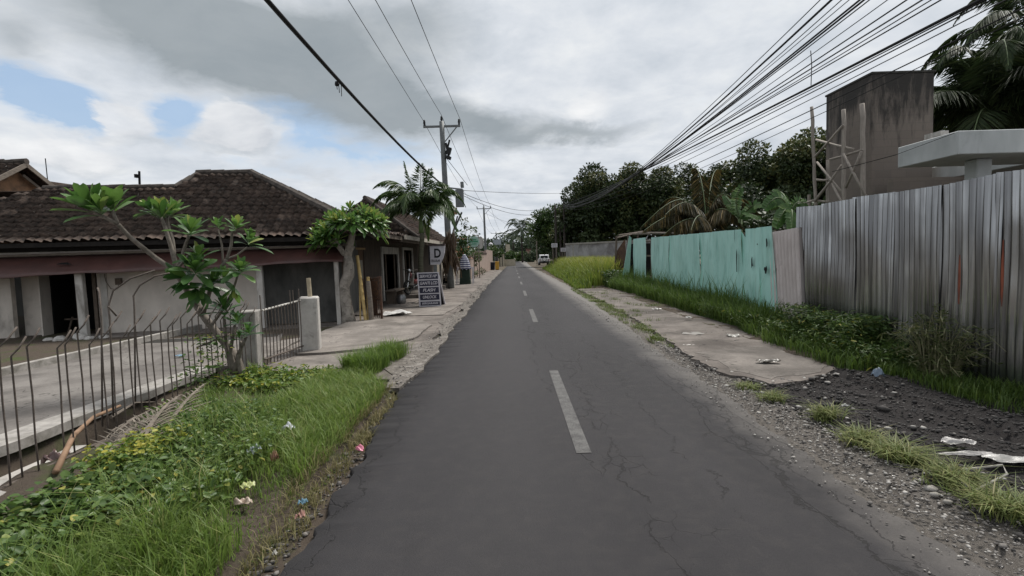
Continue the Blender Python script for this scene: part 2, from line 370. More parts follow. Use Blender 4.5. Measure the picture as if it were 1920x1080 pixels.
def band(x0, wd): 
    d = math_(nt, 'SUBTRACT', X, x0); return math_(nt, 'EXPONENT', math_(nt, 'MULTIPLY', math_(nt, 'MULTIPLY', d, d), -1/(wd*wd)))
patch = noise(nt, v, 1.1, 5, .6)
ck = ramp(nt, vor(5.5, .8), [(.0, 1.), (.022, 0.)])
where = math_(nt, 'ADD', math_(nt, 'ADD', band(.82, .28), band(2.0, .3)), math_(nt, 'MULTIPLY', band(-1.3, .22), .8))
mk = ramp(nt, math_(nt, 'ADD', patch, math_(nt, 'MULTIPLY', where, .20)), [(.64, 0.), (.76, 1.)])
ckl = ramp(nt, vor(1.6, .22), [(.0, 1.), (.012, 0.)])
mkl = ramp(nt, math_(nt, 'ADD', noise(nt, v, .7, 3), math_(nt, 'MULTIPLY', where, .16)), [(.58, 0.), (.66, .9)])
crack = math_(nt, 'MAXIMUM', math_(nt, 'MULTIPLY', ck, mk), math_(nt, 'MULTIPLY', ckl, mkl))
def crackline(x0, slope, wd, y0, y1, seed):
    # one wandering crack running along the road from y0 to y1
    mp = nt.nodes.new('ShaderNodeMapping'); mp.inputs['Location'].default_value = (seed, seed*3.1, 0); nt.links.new(v, mp.inputs['Vector'])
    w1 = math_(nt, 'MULTIPLY', math_(nt, 'SUBTRACT', noise(nt, mp.outputs[0], 1.3, 7, .68), .5), .75)
    d = math_(nt, 'ABSOLUTE', math_(nt, 'SUBTRACT', math_(nt, 'ADD', X, w1), math_(nt, 'ADD', math_(nt, 'MULTIPLY', Y, slope), x0-slope*4)))
    l = math_(nt, 'SUBTRACT', 1, math_(nt, 'DIVIDE', d, wd), clamp=True)
    g = math_(nt, 'MULTIPLY', math_(nt, 'GREATER_THAN', Y, y0), math_(nt, 'LESS_THAN', Y, y1))
    br_ = ramp(nt, noise(nt, mp.outputs[0], 3.1, 3), [(.40, 0.), (.50, 1.)])
    return math_(nt, 'MULTIPLY', math_(nt, 'MULTIPLY', math_(nt, 'MULTIPLY', l, 1.8, clamp=True), g), br_)
for a_ in ((.80, .0, .011, 1.8, 7.5, 3), (1.95, .03, .016, 2.0, 5.6, 8), (2.12, .04, .010, 2.2, 6.5, 15), (-1.15, -.01, .010, 2.2, 6.5, 23), (1.35, .0, .007, 3, 11, 31), (.35, .0, .007, 6, 18, 44)):
    crack = math_(nt, 'MAXIMUM', crack, crackline(*a_))
tone = mix(nt, math_(nt, 'MULTIPLY', crack, .8), tone, (.012, .011, .011))
nt.links.new(tone, bs.inputs['Base Color']); bs.inputs['Roughness'].default_value = .82; bs.inputs['Specular IOR Level'].default_value = .25
hgt = math_(nt, 'SUBTRACT', math_(nt, 'ADD', math_(nt, 'MULTIPLY', agg, .5), math_(nt, 'MULTIPLY', agg2, .4)), math_(nt, 'MULTIPLY', crack, 1.2))
bump(nt, bs, hgt, .55, .012)
def wob(y, k): return .035*math.sin(y*1.1+k)+.022*math.sin(y*4.3+2*k)+.016*math.sin(y*13.7+k*3)+random.uniform(-.028, .028)
yy = []; y = -8.0
while y < 60: yy.append(y); y += .06 if y < 12 else .4
while y < 420: yy.append(y); y += 6
def edge(y, right):
    if right:
        e = 2.42 - .10*math.exp(-((y-4)/2.2)**2) + .0*y
        if y > 9: e = 2.45+min((y-9)*.035, .55)
    else:
        e = -1.40 + .10*math.exp(-((y-3)/1.8)**2)
        if y > 30: e = -1.40+min((y-30)*.012, .6)
    k = 1 if y < 60 else 0
    bend = 0 if y < 70 else ((y-70)/100)**2*3.0
    return e + bend + k*wob(y, 1.3 if right else 4.1)
L_ = [(edge(y, False), y) for y in yy]; Rr = [(edge(y, True), y) for y in yy]
nn_ = 9; V = []; Fq = []
for (xl, y), (xr, _) in zip(L_, Rr):
    V.append((xl-.015, y, -.055))
    for i in range(nn_): t = i/(nn_-1); V.append((xl+(xr-xl)*t, y, .012-.024*(2*t-1)**2*.6 - (.006 if i in (0, nn_-1) else 0)))
    V.append((xr+.015, y, -.055))
k = nn_+2
for j in range(len(yy)-1):
    for i in range(k-1): Fq.append((j*k+i, j*k+i+1, (j+1)*k+i+1, (j+1)*k+i))
road = npmesh('road', V, [np.array(Fq)], mr, smooth=True); road['kind'] = 'structure'
md, nt, bs = nodes('worn_road_paint')
v = pos(nt)
wear = math_(nt, 'ADD', math_(nt, 'MULTIPLY', noise(nt, v, 55, 5, .75), .6), math_(nt, 'MULTIPLY', noise(nt, v, 9, 4), .4))
nt.links.new(mix(nt, ramp(nt, wear, [(.40, 0.), (.60, 1.)]), (.034, .032, .032), (.105, .102, .098)), bs.inputs['Base Color']); bs.inputs['Roughness'].default_value = .8
bump(nt, bs, noise(nt, v, 200, 3, .7), .4, .01)
y = 4.12
while y < 100:
    b = MB(); x0 = .55+.0004*y + (0 if y < 70 else ((y-70)/100)**2*3); n = 12; ln = 3.05
    for i in range(n):
        a, c_ = y+ln*i/n, y+ln*(i+1)/n; j0 = j1 = 0
        b.add([(x0-.062+j0, a, .0165), (x0+.062+j0, a, .0165), (x0+.062+j0, c_, .0165), (x0-.062+j0, c_, .0165)], [(0, 1, 2, 3)])
    b.build('centre_dash', md, road); y += 8.35
# ------------------------------------------------------------------ concrete sheets
def rough_poly(pts, step=.25, amp=.05, seed=1, keep=()):
    g = random.Random(seed); out = []
    for i in range(len(pts)):
        a, b = Vector(pts[i]).to_2d(), Vector(pts[(i+1) % len(pts)]).to_2d(); n = max(1, int((b-a).length/step)); d = (b-a).normalized(); nrm = Vector((-d.y, d.x))
        for k in range(n):
            j = 0 if i in keep else g.uniform(-amp, amp)
            out.append(a+(b-a)*k/n+nrm*j)
    return out
def sheet(name, pts, z, thick, m, parent=None, zf=None):
    import bmesh
    bm = bmesh.new(); top = [bm.verts.new((p[0], p[1], z+(zf(p[0], p[1]) if zf else 0))) for p in pts]
    f = bm.faces.new(top)
    if f.calc_area() and f.normal.z < 0: f.normal_flip()
    bm.normal_update()
    if f.normal.z < 0: f.normal_flip()
    bot = [bm.verts.new((v.co.x, v.co.y, v.co.z-thick)) for v in top]; n = len(top)
    for i in range(n): bm.faces.new((top[i], top[(i+1) % n], bot[(i+1) % n], bot[i]))
    bmesh.ops.triangulate(bm, faces=[f]); bmesh.ops.recalc_face_normals(bm, faces=bm.faces)
    me = bpy.data.meshes.new(name); bm.to_mesh(me); bm.free()
    return link(name, me, m, parent)
def concrete(name, c1, c2, c3, seed=0):
    m, nt, bs = nodes(name)
    v = pos(nt); a = noise(nt, v, 2.2, 7, .68, .3); b = noise(nt, v, 30, 6, .7); c = noise(nt, v, .9, 5, .6, .5)
    col = mix(nt, ramp(nt, a, [(.38, 0.), (.62, 1.)]), c2, c1); col = mix(nt, ramp(nt, c, [(.44, 0.), (.62, .85)]), col, c3)
    col = mix(nt, .5, col, ramp(nt, b, [(.3, (.55, .55, .55)), (.6, (1.1, 1.1, 1.1))]), 'MULTIPLY')
    vo = nt.nodes.new('ShaderNodeTexVoronoi'); vo.feature = 'DISTANCE_TO_EDGE'; vo.inputs['Scale'].default_value = .55
    d = nt.nodes.new('ShaderNodeVectorMath'); d.operation = 'ADD'; tn = nt.nodes.new('ShaderNodeTexNoise'); tn.inputs['Scale'].default_value = 3; nt.links.new(v, tn.inputs['Vector'])
    nt.links.new(v, d.inputs[0]); nt.links.new(tn.outputs['Color'], d.inputs[1]); nt.links.new(d.outputs[0], vo.inputs['Vector'])
    ck = ramp(nt, vo.outputs['Distance'], [(0, .85), (.012, 0.)])
    col = mix(nt, math_(nt, 'MULTIPLY', ck, ramp(nt, a, [(.45, 0.), (.55, 1.)])), col, (.03, .027, .025))
    nt.links.new(col, bs.inputs['Base Color']); bs.inputs['Roughness'].default_value = .9; bs.inputs['Specular IOR Level'].default_value = .2
    bump(nt, bs, math_(nt, 'ADD', math_(nt, 'MULTIPLY', a, 2), b), .5, .012)
    return m
M_conc = concrete('old_concrete', (.205, .18, .16), (.14, .122, .11), (.082, .071, .063))
M_conc2 = concrete('pale_concrete', (.235, .21, .188), (.165, .148, .133), (.105, .093, .083))
M_yard = concrete('yard_concrete', (.15, .137, .126), (.10, .091, .084), (.20, .185, .17))
M_kerb = mat('white_cement', (.34, .32, .295), (.23, .216, .20), 9, .85, c3=(.16, .15, .13), s3=4)
def st(o): o['kind'] = 'structure'; return o
# left roadside pavement beyond the verge, with the driveway hump
drv = rough_poly([(-1.62, 6.9), (-1.66, 9), (-1.62, 12), (-1.6, 20), (-1.6, 36), (-1.3, 62), (-3.9, 62), (-4.2, 40), (-4.95, 26), (-4.95, 15.2), (-4.5, 13.2), (-4.35, 9.3), (-4.0, 8.1), (-3.3, 7.35), (-2.75, 7.25), (-2.2, 7.6), (-1.95, 7.0)], .3, .05, 3)
st(sheet('pavement', drv, .012, .1, M_conc))
ap = rough_poly([(-3.35, 8.95), (-2.55, 9.3), (-2.0, 10.3), (-1.98, 12.3), (-2.5, 13.6), (-3.3, 13.9), (-4.3, 13.5), (-4.4, 12.0), (-4.2, 9.4), (-3.8, 8.9)], .3, .02, 5)
st(sheet('driveway', ap, .055, .06, M_conc2))
st(sheet('pavement_patch', rough_poly([(-3.75, 7.7), (-2.9, 7.5), (-2.35, 7.9), (-2.2, 8.5), (-2.75, 8.75), (-3.7, 8.75)], .2, .05, 9), .03, .06, M_conc2))
st(sheet('pavement_ramp', rough_poly([(-2.9, 14.6), (-2.0, 14.6), (-1.75, 18.4), (-2.5, 18.6), (-4.9, 18.4), (-4.9, 15.5)], .3, .03, 19), .036, .06, M_conc2))
M_dirt = mat('dusty_shoulder', (.165, .148, .13), (.075, .066, .058), 14, .95, bmp=.7, bscale=90, c3=(.24, .22, .2), s3=5, bdist=.02)
sh = [(edge(y, False)+.02, y) for y in np.arange(6.4, 60, .35)] + [(-1.75+.16*math.sin(y*1.3)+.08*math.sin(y*3.7)+.06*random.random()-.25*max(0, 1-abs(y-8.2)/1.8), y) for y in np.arange(60, 6.3, -.35)]
st(sheet('shoulder', sh, .024, .06, M_dirt))
# right concrete slab
sl_ = rough_poly([(3.05, 24), (4.6, 24), (4.75, 22), (4.7, 13.2), (4.75, 11), (4.5, 9), (4.35, 6.75), (3.75, 6.35), (3.1, 6.1), (2.8, 6.75), (2.74, 7.7), (2.8, 8.4), (2.86, 8.9), (3.0, 12), (3.12, 18)], .13, .055, 11)
st(sheet('right_pavement', sl_, .012, .07, M_conc))
st(sheet('right_pavement_patch', rough_poly([(2.95, 6.85), (3.2, 6.35), (3.75, 6.5), (4.2, 6.85), (4.3, 7.7), (4.2, 8.6), (3.5, 8.4), (2.95, 8.1)], .12, .07, 21), .0165, .02, M_conc2))
# yard behind the wire fence
st(sheet('yard_slab', [(-4.98, 0), (-4.98, 8.25), (-4.3, 8.3), (-4.35, 9.3), (-5.4, 11.9), (-8.15, 11.6), (-8.2, 0)], 0, .09, M_yard))
st(sheet('yard_edge', rough_poly([(-4.84, -1), (-4.84, 8.2), (-5.18, 8.2), (-5.22, -1)], .3, .03, 4), .012, .10, M_kerb))
st(sheet('yard_apron', rough_poly([(-4.3, 8.35), (-4.4, 9.4), (-4.6, 11.2), (-5.9, 9.6), (-5.2, 8.3)], .3, .03, 14), .008, .05, M_conc2))
M_clay = mat('yard_clay', (.19, .145, .11), (.12, .092, .07), 3, .95, c3=(.075, .06, .05), s3=1.1, bmp=.5)
st(sheet('yard_dirt', rough_poly([(-30, 5), (-8.32, 5), (-8.32, 11.7), (-5.5, 12.0), (-4.75, 13.6), (-14, 16), (-30, 16)], .6, .05, 6), -.04, .05, M_clay))
st(sheet('yard_dark_strip', rough_poly([(-8.1, 11.0), (-8.15, 11.5), (-5.45, 11.85), (-5.3, 11.45)], .2, .04, 31), .006, .03, mat('dark_strip_tone', (.03, .028, .024), (.015, .014, .012), 6, .8)))  # thin dark strip across the far end of the yard
b = MB(); b.bar((-8.2, 1, .03), (-8.1, 13.2, .05), .10, .16); st(b.build('yard_kerb', M_kerb, bevel=.01))
# ------------------------------------------------------------------ building materials
M_tile = mat('roof_tile', (.090, .064, .050), (.026, .021, .018), 9, .9, bmp=.6, bscale=45, c3=(.12, .085, .066), s3=1.6, lo3=.5, hi3=.72, bdist=.02)
M_tile2 = mat('red_roof_tile', (.085, .05, .038), (.035, .025, .021), 4, .9, bmp=.5, bscale=45, c3=(.05, .045, .035), s3=1.3, bdist=.02)
M_ridge = mat('ridge_mortar', (.085, .072, .062), (.04, .034, .03), 7, .95, bmp=.6)
M_wall = mat('stained_plaster', (.56, .51, .455), (.44, .40, .355), 2.4, .9, bmp=.3, bscale=30, c3=(.15, .135, .12), s3=1.3, lo3=.56, hi3=.8, stretch=(1, 1, .6))
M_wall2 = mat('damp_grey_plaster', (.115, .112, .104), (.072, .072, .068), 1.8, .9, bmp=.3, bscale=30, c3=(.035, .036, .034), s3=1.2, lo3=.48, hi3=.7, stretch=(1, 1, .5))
M_white = mat('weathered_white_paint', (.48, .46, .43), (.36, .34, .31), 7, .75, bmp=.2, stretch=(1, 1, .4), c3=(.2, .185, .165), s3=3)
M_maroon = mat('maroon_tarpaulin', (.080, .036, .030), (.055, .027, .023), 2.2, .5, bmp=.3, bscale=9, c3=(.06, .024, .02), s3=3.4, spec=.4)
M_fascia = mat('old_timber_board', (.20, .17, .14), (.12, .10, .085), 8, .9, stretch=(1, 1, 4))
M_eave = mat('eave_timber_and_shade', (.022, .019, .017), (.012, .011, .010), 9, .95)  # near-black, for the fascia timber and the painted overhang shade
M_wood = mat('grey_brown_timber', (.15, .12, .095), (.08, .063, .05), 12, .9, stretch=(6, 6, .7), bmp=.4)
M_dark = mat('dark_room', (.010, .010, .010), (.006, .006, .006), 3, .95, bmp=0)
M_rust = mat('rusty_iron', (.10, .052, .034), (.05, .035, .028), 25, .85, bmp=.5, c3=(.13, .075, .045), s3=8)
M_rebar = mat('rusted_rebar', (.13, .105, .088), (.075, .062, .053), 40, .85, bmp=.4, bscale=200)
M_post = mat('fence_concrete', (.32, .305, .28), (.23, .215, .2), 8, .9, bmp=.5, bscale=80, c3=(.10, .10, .085), s3=3.5, lo3=.55, hi3=.8)
M_pil = mat('pale_cement_render', (.47, .45, .42), (.38, .36, .335), 8, .9, bmp=.4, bscale=90, c3=(.21, .2, .185), s3=4)
M_clad = mat('orange_plaster', (.32, .19, .11), (.22, .135, .085), 5, .9, c3=(.12, .085, .06), s3=3)
M_tin = mat('weathered_tin', (.24, .21, .18), (.14, .125, .11), 9, .6, metal=.2, stretch=(1, 1, 1))
# ------------------------------------------------------------------ tiled roof planes
def tiles(name, poly, m, parent, tile=.205, course=.27, lift=.055, amp=.03):
    """poly: 3D outline, first edge is the eave; rolls run up the slope, courses step"""
    p = [Vector(q) for q in poly]; e = (p[1]-p[0]).normalized(); nrm = e.cross(p[2]-p[0]).normalized()
    if nrm.z < 0: nrm = -nrm
    up = nrm.cross(e).normalized()
    if up.z < 0: up = -up
    uv = [((q-p[0]).dot(e), (q-p[0]).dot(up)) for q in p]
    u0, u1 = min(a for a, _ in uv), max(a for a, _ in uv); v1 = max(b for _, b in uv)
    nu = int((u1-u0)/tile*6)+1; us = np.linspace(u0, u1, nu); nc = int(v1/course)+1
    V = []; Fq = []
    prof = amp*(np.sin(2*np.pi*us/tile) + .35*np.sin(4*np.pi*us/tile+.6))
    kr = 0; o = np.array(p[0]); E, UP, NR = np.array(e), np.array(up), np.array(nrm)
    for c in range(nc):
        jit = RNG.normal(0, .011, nu//6+2).repeat(6)[:nu]; off = RNG.normal(0, .016, nu//6+2).repeat(6)[:nu]
        for vv, h in ((c*course-.02, lift), ((c+1)*course, .004)):
            vy = np.minimum(vv, v1) + (off if h == lift else 0)
            pts = o + us[:, None]*E + (np.zeros(nu)+vy)[:, None]*UP + (prof+h+jit)[:, None]*NR
            V.append(pts)
        r0 = c*2*nu; i = np.arange(nu-1)
        q = np.stack([r0+i, r0+i+1, r0+nu+i+1, r0+nu+i], 1)
        uc = (us[:-1]+us[1:])/2; vc = np.full(nu-1, (c+.5)*course)
        keep = inpoly(np.stack([uc, np.minimum(vc, v1-.01)], 1), uv); Fq.append(q[keep])
        if c:
            pr = (c-1)*2*nu+nu; q2 = np.stack([pr+i, pr+i+1, r0+i+1, r0+i], 1); Fq.append(q2[keep])
    return npmesh(name, np.concatenate(V), [np.concatenate(Fq)], m, parent)
def ridge(name, a, b_, m, parent, r=.10, seg=.33):
    a, b_ = Vector(a), Vector(b_); n = max(2, int((b_-a).length/seg)); mb = MB()
    for i in range(n):
        p, q = a.lerp(b_, i/n), a.lerp(b_, (i+1)/n+.02); z = Vector((0, 0, random.uniform(-.01, .012)))
        mb.tube([p+z, q+z], [r*1.05, r*.88], 8)
    return mb.build(name, m, parent)
# ------------------------------------------------------------------ the old house
HB = Vector((-4.73, 14.02, 0)); HU = Vector((-.988, -.154, 0)); HW = Vector((-.154, .988, 0))
def h(a, d, z): return HB + HU*a + HW*d + Vector((0, 0, z))
house = empty('house', h(4, 3, -.1), 'low old house with dark mossy tiled hip roof and maroon awning', 'house')
SL = .60
def rz(d): return 2.33+(d+.5)*SL
fr = [h(13.5, -.5, 2.33), h(-1.0, -.5, 2.33), h(3.1, 3.2, rz(3.2)), h(4.65, 3.2, rz(3.2)), h(4.95, 2.28, rz(2.28)), h(8.4, 2.28, rz(2.28)), h(9.8, 1.4, rz(1.4)), h(13.5, 1.4, rz(1.4))]
rf = tiles('roof', fr, M_tile, house)
tiles('roof_slope', [h(-1.0, -.5, 2.33), h(-1.4, 7.6, 2.33), h(3.1, 3.2, 4.55)], M_tile, rf)
b = MB(); b.add([h(13.5, 2.3, 3.9), h(13.5, 7.0, 2.33), h(-1.4, 7.6, 2.33), h(3.1, 3.25, 4.5), h(4.65, 3.25, 4.5), h(4.95, 2.33, 3.95), h(8.4, 2.33, 3.95)], [(4, 3, 2, 1), (5, 4, 1, 0), (5, 0, 6)]); b.build('rear_slope', M_tile, rf)
ridge('ridge_cap', h(3.1, 3.2, 4.58), h(4.7, 3.2, 4.58), M_ridge, rf)
ridge('hip_cap', h(3.1, 3.2, 4.58), h(-1.0, -.5, 2.37), M_ridge, rf, .12)
ridge('hip_cap', h(3.1, 3.2, 4.58), h(-1.4, 7.6, 2.37), M_ridge, rf, .12)
ridge('hip_cap', h(4.68, 3.2, 4.56), h(4.98, 2.28, 4.02), M_ridge, rf, .08)
ridge('ridge_cap', h(4.95, 2.28, 4.02), h(8.4, 2.28, 4.02), M_ridge, rf, .08)
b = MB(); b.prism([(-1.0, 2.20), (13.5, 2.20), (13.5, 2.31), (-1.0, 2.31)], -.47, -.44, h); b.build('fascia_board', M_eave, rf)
# walls with their openings: (a0, a1, z0, z1, depth)
b = MB()
def wl(mb, a0, a1, z0, z1, d0, d1): mb.prism([(a0, z0), (a1, z0), (a1, z1), (a0, z1)], d0, d1, h)
wl(b, 7.9, 13.5, -.12, 2.3, 0, .14); wl(b, 2.06, 5.95, -.12, 2.3, 0, .14); wl(b, 5.95, 7.9, 1.93, 2.3, .0, .14); wl(b, 0, 2.06, 1.93, 2.3, 0, .14)
b.build('front_wall', M_wall, house)
b = MB(); wl(b, -.1, 13.5, 2.105, 2.29, -.035, -.002); b.build('eave_shade_strip', M_eave, house)  # overhang shade on the upper wall, put in as a dark strip
b = MB(); wl(b, 7.33, 7.9, -.12, 1.93, .35, .47); wl(b, 7.33, 7.36, -.12, 1.93, .1, .35); b.build('recess_wall', M_wall, house)
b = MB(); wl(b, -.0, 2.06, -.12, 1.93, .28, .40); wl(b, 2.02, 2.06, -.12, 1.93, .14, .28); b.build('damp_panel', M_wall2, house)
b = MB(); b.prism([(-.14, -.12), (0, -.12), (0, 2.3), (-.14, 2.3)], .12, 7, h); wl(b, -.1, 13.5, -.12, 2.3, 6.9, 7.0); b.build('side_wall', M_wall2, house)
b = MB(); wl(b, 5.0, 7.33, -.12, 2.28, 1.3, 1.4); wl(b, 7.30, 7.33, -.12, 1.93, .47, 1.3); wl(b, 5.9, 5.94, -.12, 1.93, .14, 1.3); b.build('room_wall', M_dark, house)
b = MB(); wl(b, 6.38, 6.56, -.12, 1.93, .16, .24); wl(b, 6.02, 6.10, -.12, 1.93, .05, .15); b.build('door_frame', M_wood, house)
b = MB()
for p0, p1 in (((7.2, .32), (6.7, .32)), ((7.15, -.08), (7.0, .38)), ((6.75, -.08), (6.82, .38)), ((6.68, .1), (6.72, .8))): b.bar(h(p0[0], .7, p0[1]), h(p1[0], .7, p1[1]), .05, .04)
b.build('indoor_bench', M_wood, house)
# maroon awning sheet, sagging between the posts
aw = []; n = 60
for i in range(n+1):
    a = -.25+13.5*i/n; t = a/8
    zt = 2.03-.006*a; zb = 1.64-.019*a+.012*math.sin(a*2.3)+.008*math.sin(a*5.7); dd = .02*math.sin(a*3.1)
    for k in range(7):
        s_ = k/6; aw.append(h(a, -.06-.68*s_+dd*s_, zt+(zb-zt)*s_ + .025*math.sin(s_*3.14)*math.sin(a*1.7+1)))
Fq = [(i*7+k, i*7+k+1, (i+1)*7+k+1, (i+1)*7+k) for i in range(n) for k in range(6)]
o = npmesh('awning', [tuple(v) for v in aw], [np.array(Fq)], M_maroon, house, smooth=True)
sol = o.modifiers.new('solid', 'SOLIDIFY'); sol.thickness = .012
b = MB(); b.bar(h(-.25, -.09, 2.075), h(13, -.09, 2.0), .05, .05); b.build('awning_rail', M_fascia, house)
b = MB(); b.box(h(5.42, -.05, 1.30), (.13, .09, .17), .154); b.tube([h(5.42, -.05, 1.22), h(5.5, -.04, 1.1), h(5.62, -.04, 1.12), h(5.72, -.04, 1.3), h(5.75, -.03, 1.5)], .008, 5); b.build('meter_box', M_wood, house)
b = MB(); b.prism([(6.2, 1.78), (6.55, 1.80), (6.42, 1.84), (6.3, 1.84)], -.44, -.46, lambda a, d, z: h(a, d-.01, z-.02)); b.build('awning_tear', M_dark, house)
for a, wd in ((6.02, .17), (1.86, .15), (-.05, .11)):
    b = MB(); zt = 1.70-.019*a
    b.prism([(a-wd/2, -.14), (a+wd/2, -.14), (a+wd/2+.02, zt), (a-wd/2+.02, zt)], -.56, -.42, h); b.build('awning_post', M_white, house, bevel=.012)
b = MB(); wl(b, 5.72, 5.86, -.12, 1.9, -.03, .0); b.build('wall_board', M_white, house)
# fallen cement heap by the post: footing rubble
b = MB()
for i in range(9):
    a = 6.5-.14*i+random.uniform(-.1, .1); b.box(h(a, -.75-random.random()*.25, -.05+.10*random.random()*max(0, 1-abs(i-3)/4)), (.3, .22, .16), random.random()*3, .3*random.random(), .3*random.random(), .6)
tag(b.build('rubble_heap', M_pil, bevel=.04), 'heap of broken pale cement at the foot of the white awning post', 'rubble')
b = MB(); b.prism([(-.2, -.12), (6.2, -.12), (6.2, -.02), (-.2, -.02)], -.9, 0, h); st(b.build('porch_floor', M_conc, bevel=.015))
# gable-roofed house behind
gh = empty('gable_house', (-17.5, 16.0, 0), 'upper gable of a second tiled house behind with orange plaster', 'house')
GA = Vector((-14.75, 15.6, 4.86)); gx = Vector((-1, -.03, 0))
def g(a, d, z): return GA + gx*a + Vector((.03, 1, 0))*d + Vector((0, 0, z))
r1 = tiles('roof', [g(6, -1.5, -.95), g(-.25, -1.5, -.95), g(-.25, 0, 0), g(6, 0, 0)], M_tile, gh)
tiles('roof_slope', [g(-.25, 1.3, -.85), g(6, 1.3, -.85), g(6, 0, 0), g(-.25, 0, 0)], M_tile, r1)
ridge('ridge_cap', g(-.3, 0, .05), g(6, 0, .05), M_ridge, r1, .09)
b = MB(); b.prism([(0, 0), (0, 0)], 0, 0, g) if False else None
b.add([g(.12, -1.35, -1.0), g(.12, 1.2, -.9), g(.12, 0, -.12), g(.12, -1.35, -2.4), g(.12, 1.2, -2.4), g(6, -1.35, -1.0), g(6, -1.35, -2.4)], [(0, 1, 2), (0, 3, 4, 1), (0, 5, 6, 3)]); b.build('gable_wall', M_clad, gh)
b = MB(); b.bar(g(-.28, -1.55, -1.02), g(-.28, 0, -.04), .04, .12); b.bar(g(-.28, 1.35, -.92), g(-.28, 0, -.04), .04, .12); b.bar(g(-.05, 1.1, -.98), g(-.05, .1, -.32), .04, .08); b.build('barge_board', M_fascia, gh)
b = MB()
for i in range(10):
    a = i*.13; b.bar(g(.1+a, -1.5, -1.55-.02*a), g(-.75+a, -.35, -1.06-.02*a), .10, .02)
b.build('tin_skirt', M_tin, gh)
b = MB(); b.tube([at(90, 345, 24), at(85, 297, 24)], .02, 5); tag(b.build('antenna_mast', M_dark), 'thin bare aerial mast rising behind the far left roofs', 'antenna')
lp = empty('floodlight_pole', at(262, 360, 30), 'short dark pole with a small lamp bracket behind the tiled ridge', 'pole')
b = MB(); b.tube([at(263, 380, 30), at(261, 321, 30)], .06, 6); b.build('pole', M_dark, lp)
b = MB(); b.box(at(256, 330, 30), (.14, .2, .2)); b.bar(at(256, 329, 30), at(262, 329, 30), .04, .04); b.build('lamp_bracket', M_dark, lp)
bl_ = empty('far_roof', at(140, 360, 24), 'dark sheet roof of a building seen above the old house', 'building')
b = MB(); p0, p1 = at(80, 338, 23), at(150, 348, 25); q1 = at(330, 354, 27)
b.add([p0, p1, q1, q1-Vector((0, 0, 3)), p1-Vector((0, 0, 3)), p0-Vector((0, 0, 3)), p0+Vector((0, 5, -1)), q1+Vector((0, 5, -1))], [(5, 4, 1, 0), (4, 3, 2, 1), (0, 1, 2, 7, 6)]); b.build('roof', M_tile, bl_)
# ------------------------------------------------------------------ shop row along the road
shop = empty('shop_building', (-6, 22, 0), 'dark open-fronted phone shop with tiled roof over the roadside porch', 'shop')
M_dwall = mat('dark_brown_wall', (.085, .066, .052), (.05, .04, .033), 5, .9, stretch=(1, 1, .5))  # dark brown wall colour with patchy tone
b = MB()
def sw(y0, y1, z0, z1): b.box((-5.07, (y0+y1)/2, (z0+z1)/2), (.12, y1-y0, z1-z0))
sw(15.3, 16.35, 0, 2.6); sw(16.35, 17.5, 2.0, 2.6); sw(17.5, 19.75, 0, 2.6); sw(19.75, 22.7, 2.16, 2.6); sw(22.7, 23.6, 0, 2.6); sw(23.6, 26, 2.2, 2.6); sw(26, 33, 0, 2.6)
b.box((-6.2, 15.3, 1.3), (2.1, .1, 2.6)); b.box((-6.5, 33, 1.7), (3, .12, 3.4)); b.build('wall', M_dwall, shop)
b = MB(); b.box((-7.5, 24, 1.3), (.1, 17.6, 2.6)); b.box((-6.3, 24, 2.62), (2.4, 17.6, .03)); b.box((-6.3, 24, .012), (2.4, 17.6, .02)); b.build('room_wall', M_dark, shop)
for y0, y1, z1, nm in ((19.75, 22.7, 2.16, 1), (23.6, 26.0, 2.2, 0)):
    b = MB(); x = -4.985
    b.box((x, y0+.09, z1/2), (.06, .18, z1)); b.box((x, y1-.09, z1/2), (.06, .18, z1)); b.box((x, (y0+y1)/2, z1-.14), (.06, y1-y0-.36, .28)) if nm else b.box((x, (y0+y1)/2, z1-.06), (.06, y1-y0-.36, .12))
    fr_ = b.build('door_frame', M_white, shop)
    for yr in (y0+.75, y1-.75): b = MB(); b.box((x-.03, yr, z1*.45), (.04, .07, z1*.9)); b.build('door_rail', M_wood, fr_)
b = MB(); b.box((-5.06, 16.92, 1.0), (.05, 1.1, 2.0)); dr = b.build('door', mat('brown_door', (.11, .062, .036), (.07, .042, .028), 6, .7, stretch=(1, 1, .3)), shop)
b = MB(); b.box((-5.03, 17.0, 1.35), (.03, .62, .62)); b.build('door_pane', mat('cream_pane', (.24, .22, .18), (.2, .18, .15), 5, .5), dr)
b = MB(); b.box((-4.99, 16.9, 2.04), (.05, 1.3, .07)); b.build('lintel', mat('new_timber', (.3, .2, .1), (.22, .15, .08), 9, .7), dr)
# roofs: lean-to and gable
r0 = tiles('porch_roof', [(-3.65, 20.7, 2.42), (-3.65, 14.6, 2.40), (-5.5, 14.6, 2.86), (-5.5, 20.7, 2.88)], M_tile, shop)
r2 = tiles('roof', [(-3.62, 33.5, 2.45), (-3.66, 20.7, 2.42), (-6.2, 22.3, 4.3), (-6.2, 33.5, 4.3)], M_tile2, shop)
tiles('roof_slope', [(-8.4, 20.7, 2.42), (-8.4, 33.5, 2.42), (-6.2, 33.5, 4.3), (-6.2, 22.3, 4.3)], M_tile, r2)
tiles('roof_hip', [(-8.4, 20.7, 2.42), (-3.66, 20.7, 2.42), (-6.2, 22.3, 4.3)], M_tile, r2)
ridge('hip_cap', (-6.2, 22.3, 4.33), (-3.66, 20.7, 2.46), M_ridge, r2, .09)
ridge('ridge_cap', (-6.2, 22.2, 4.34), (-6.2, 33.6, 4.34), M_ridge, r2, .1, .4)
b = MB(); b.bar((-3.60, 17.5, 2.40), (-3.58, 33.5, 2.44), .05, .14); b.build('fascia_board', mat('cream_fascia', (.42, .38, .32), (.3, .27, .23), 8, .8), shop)
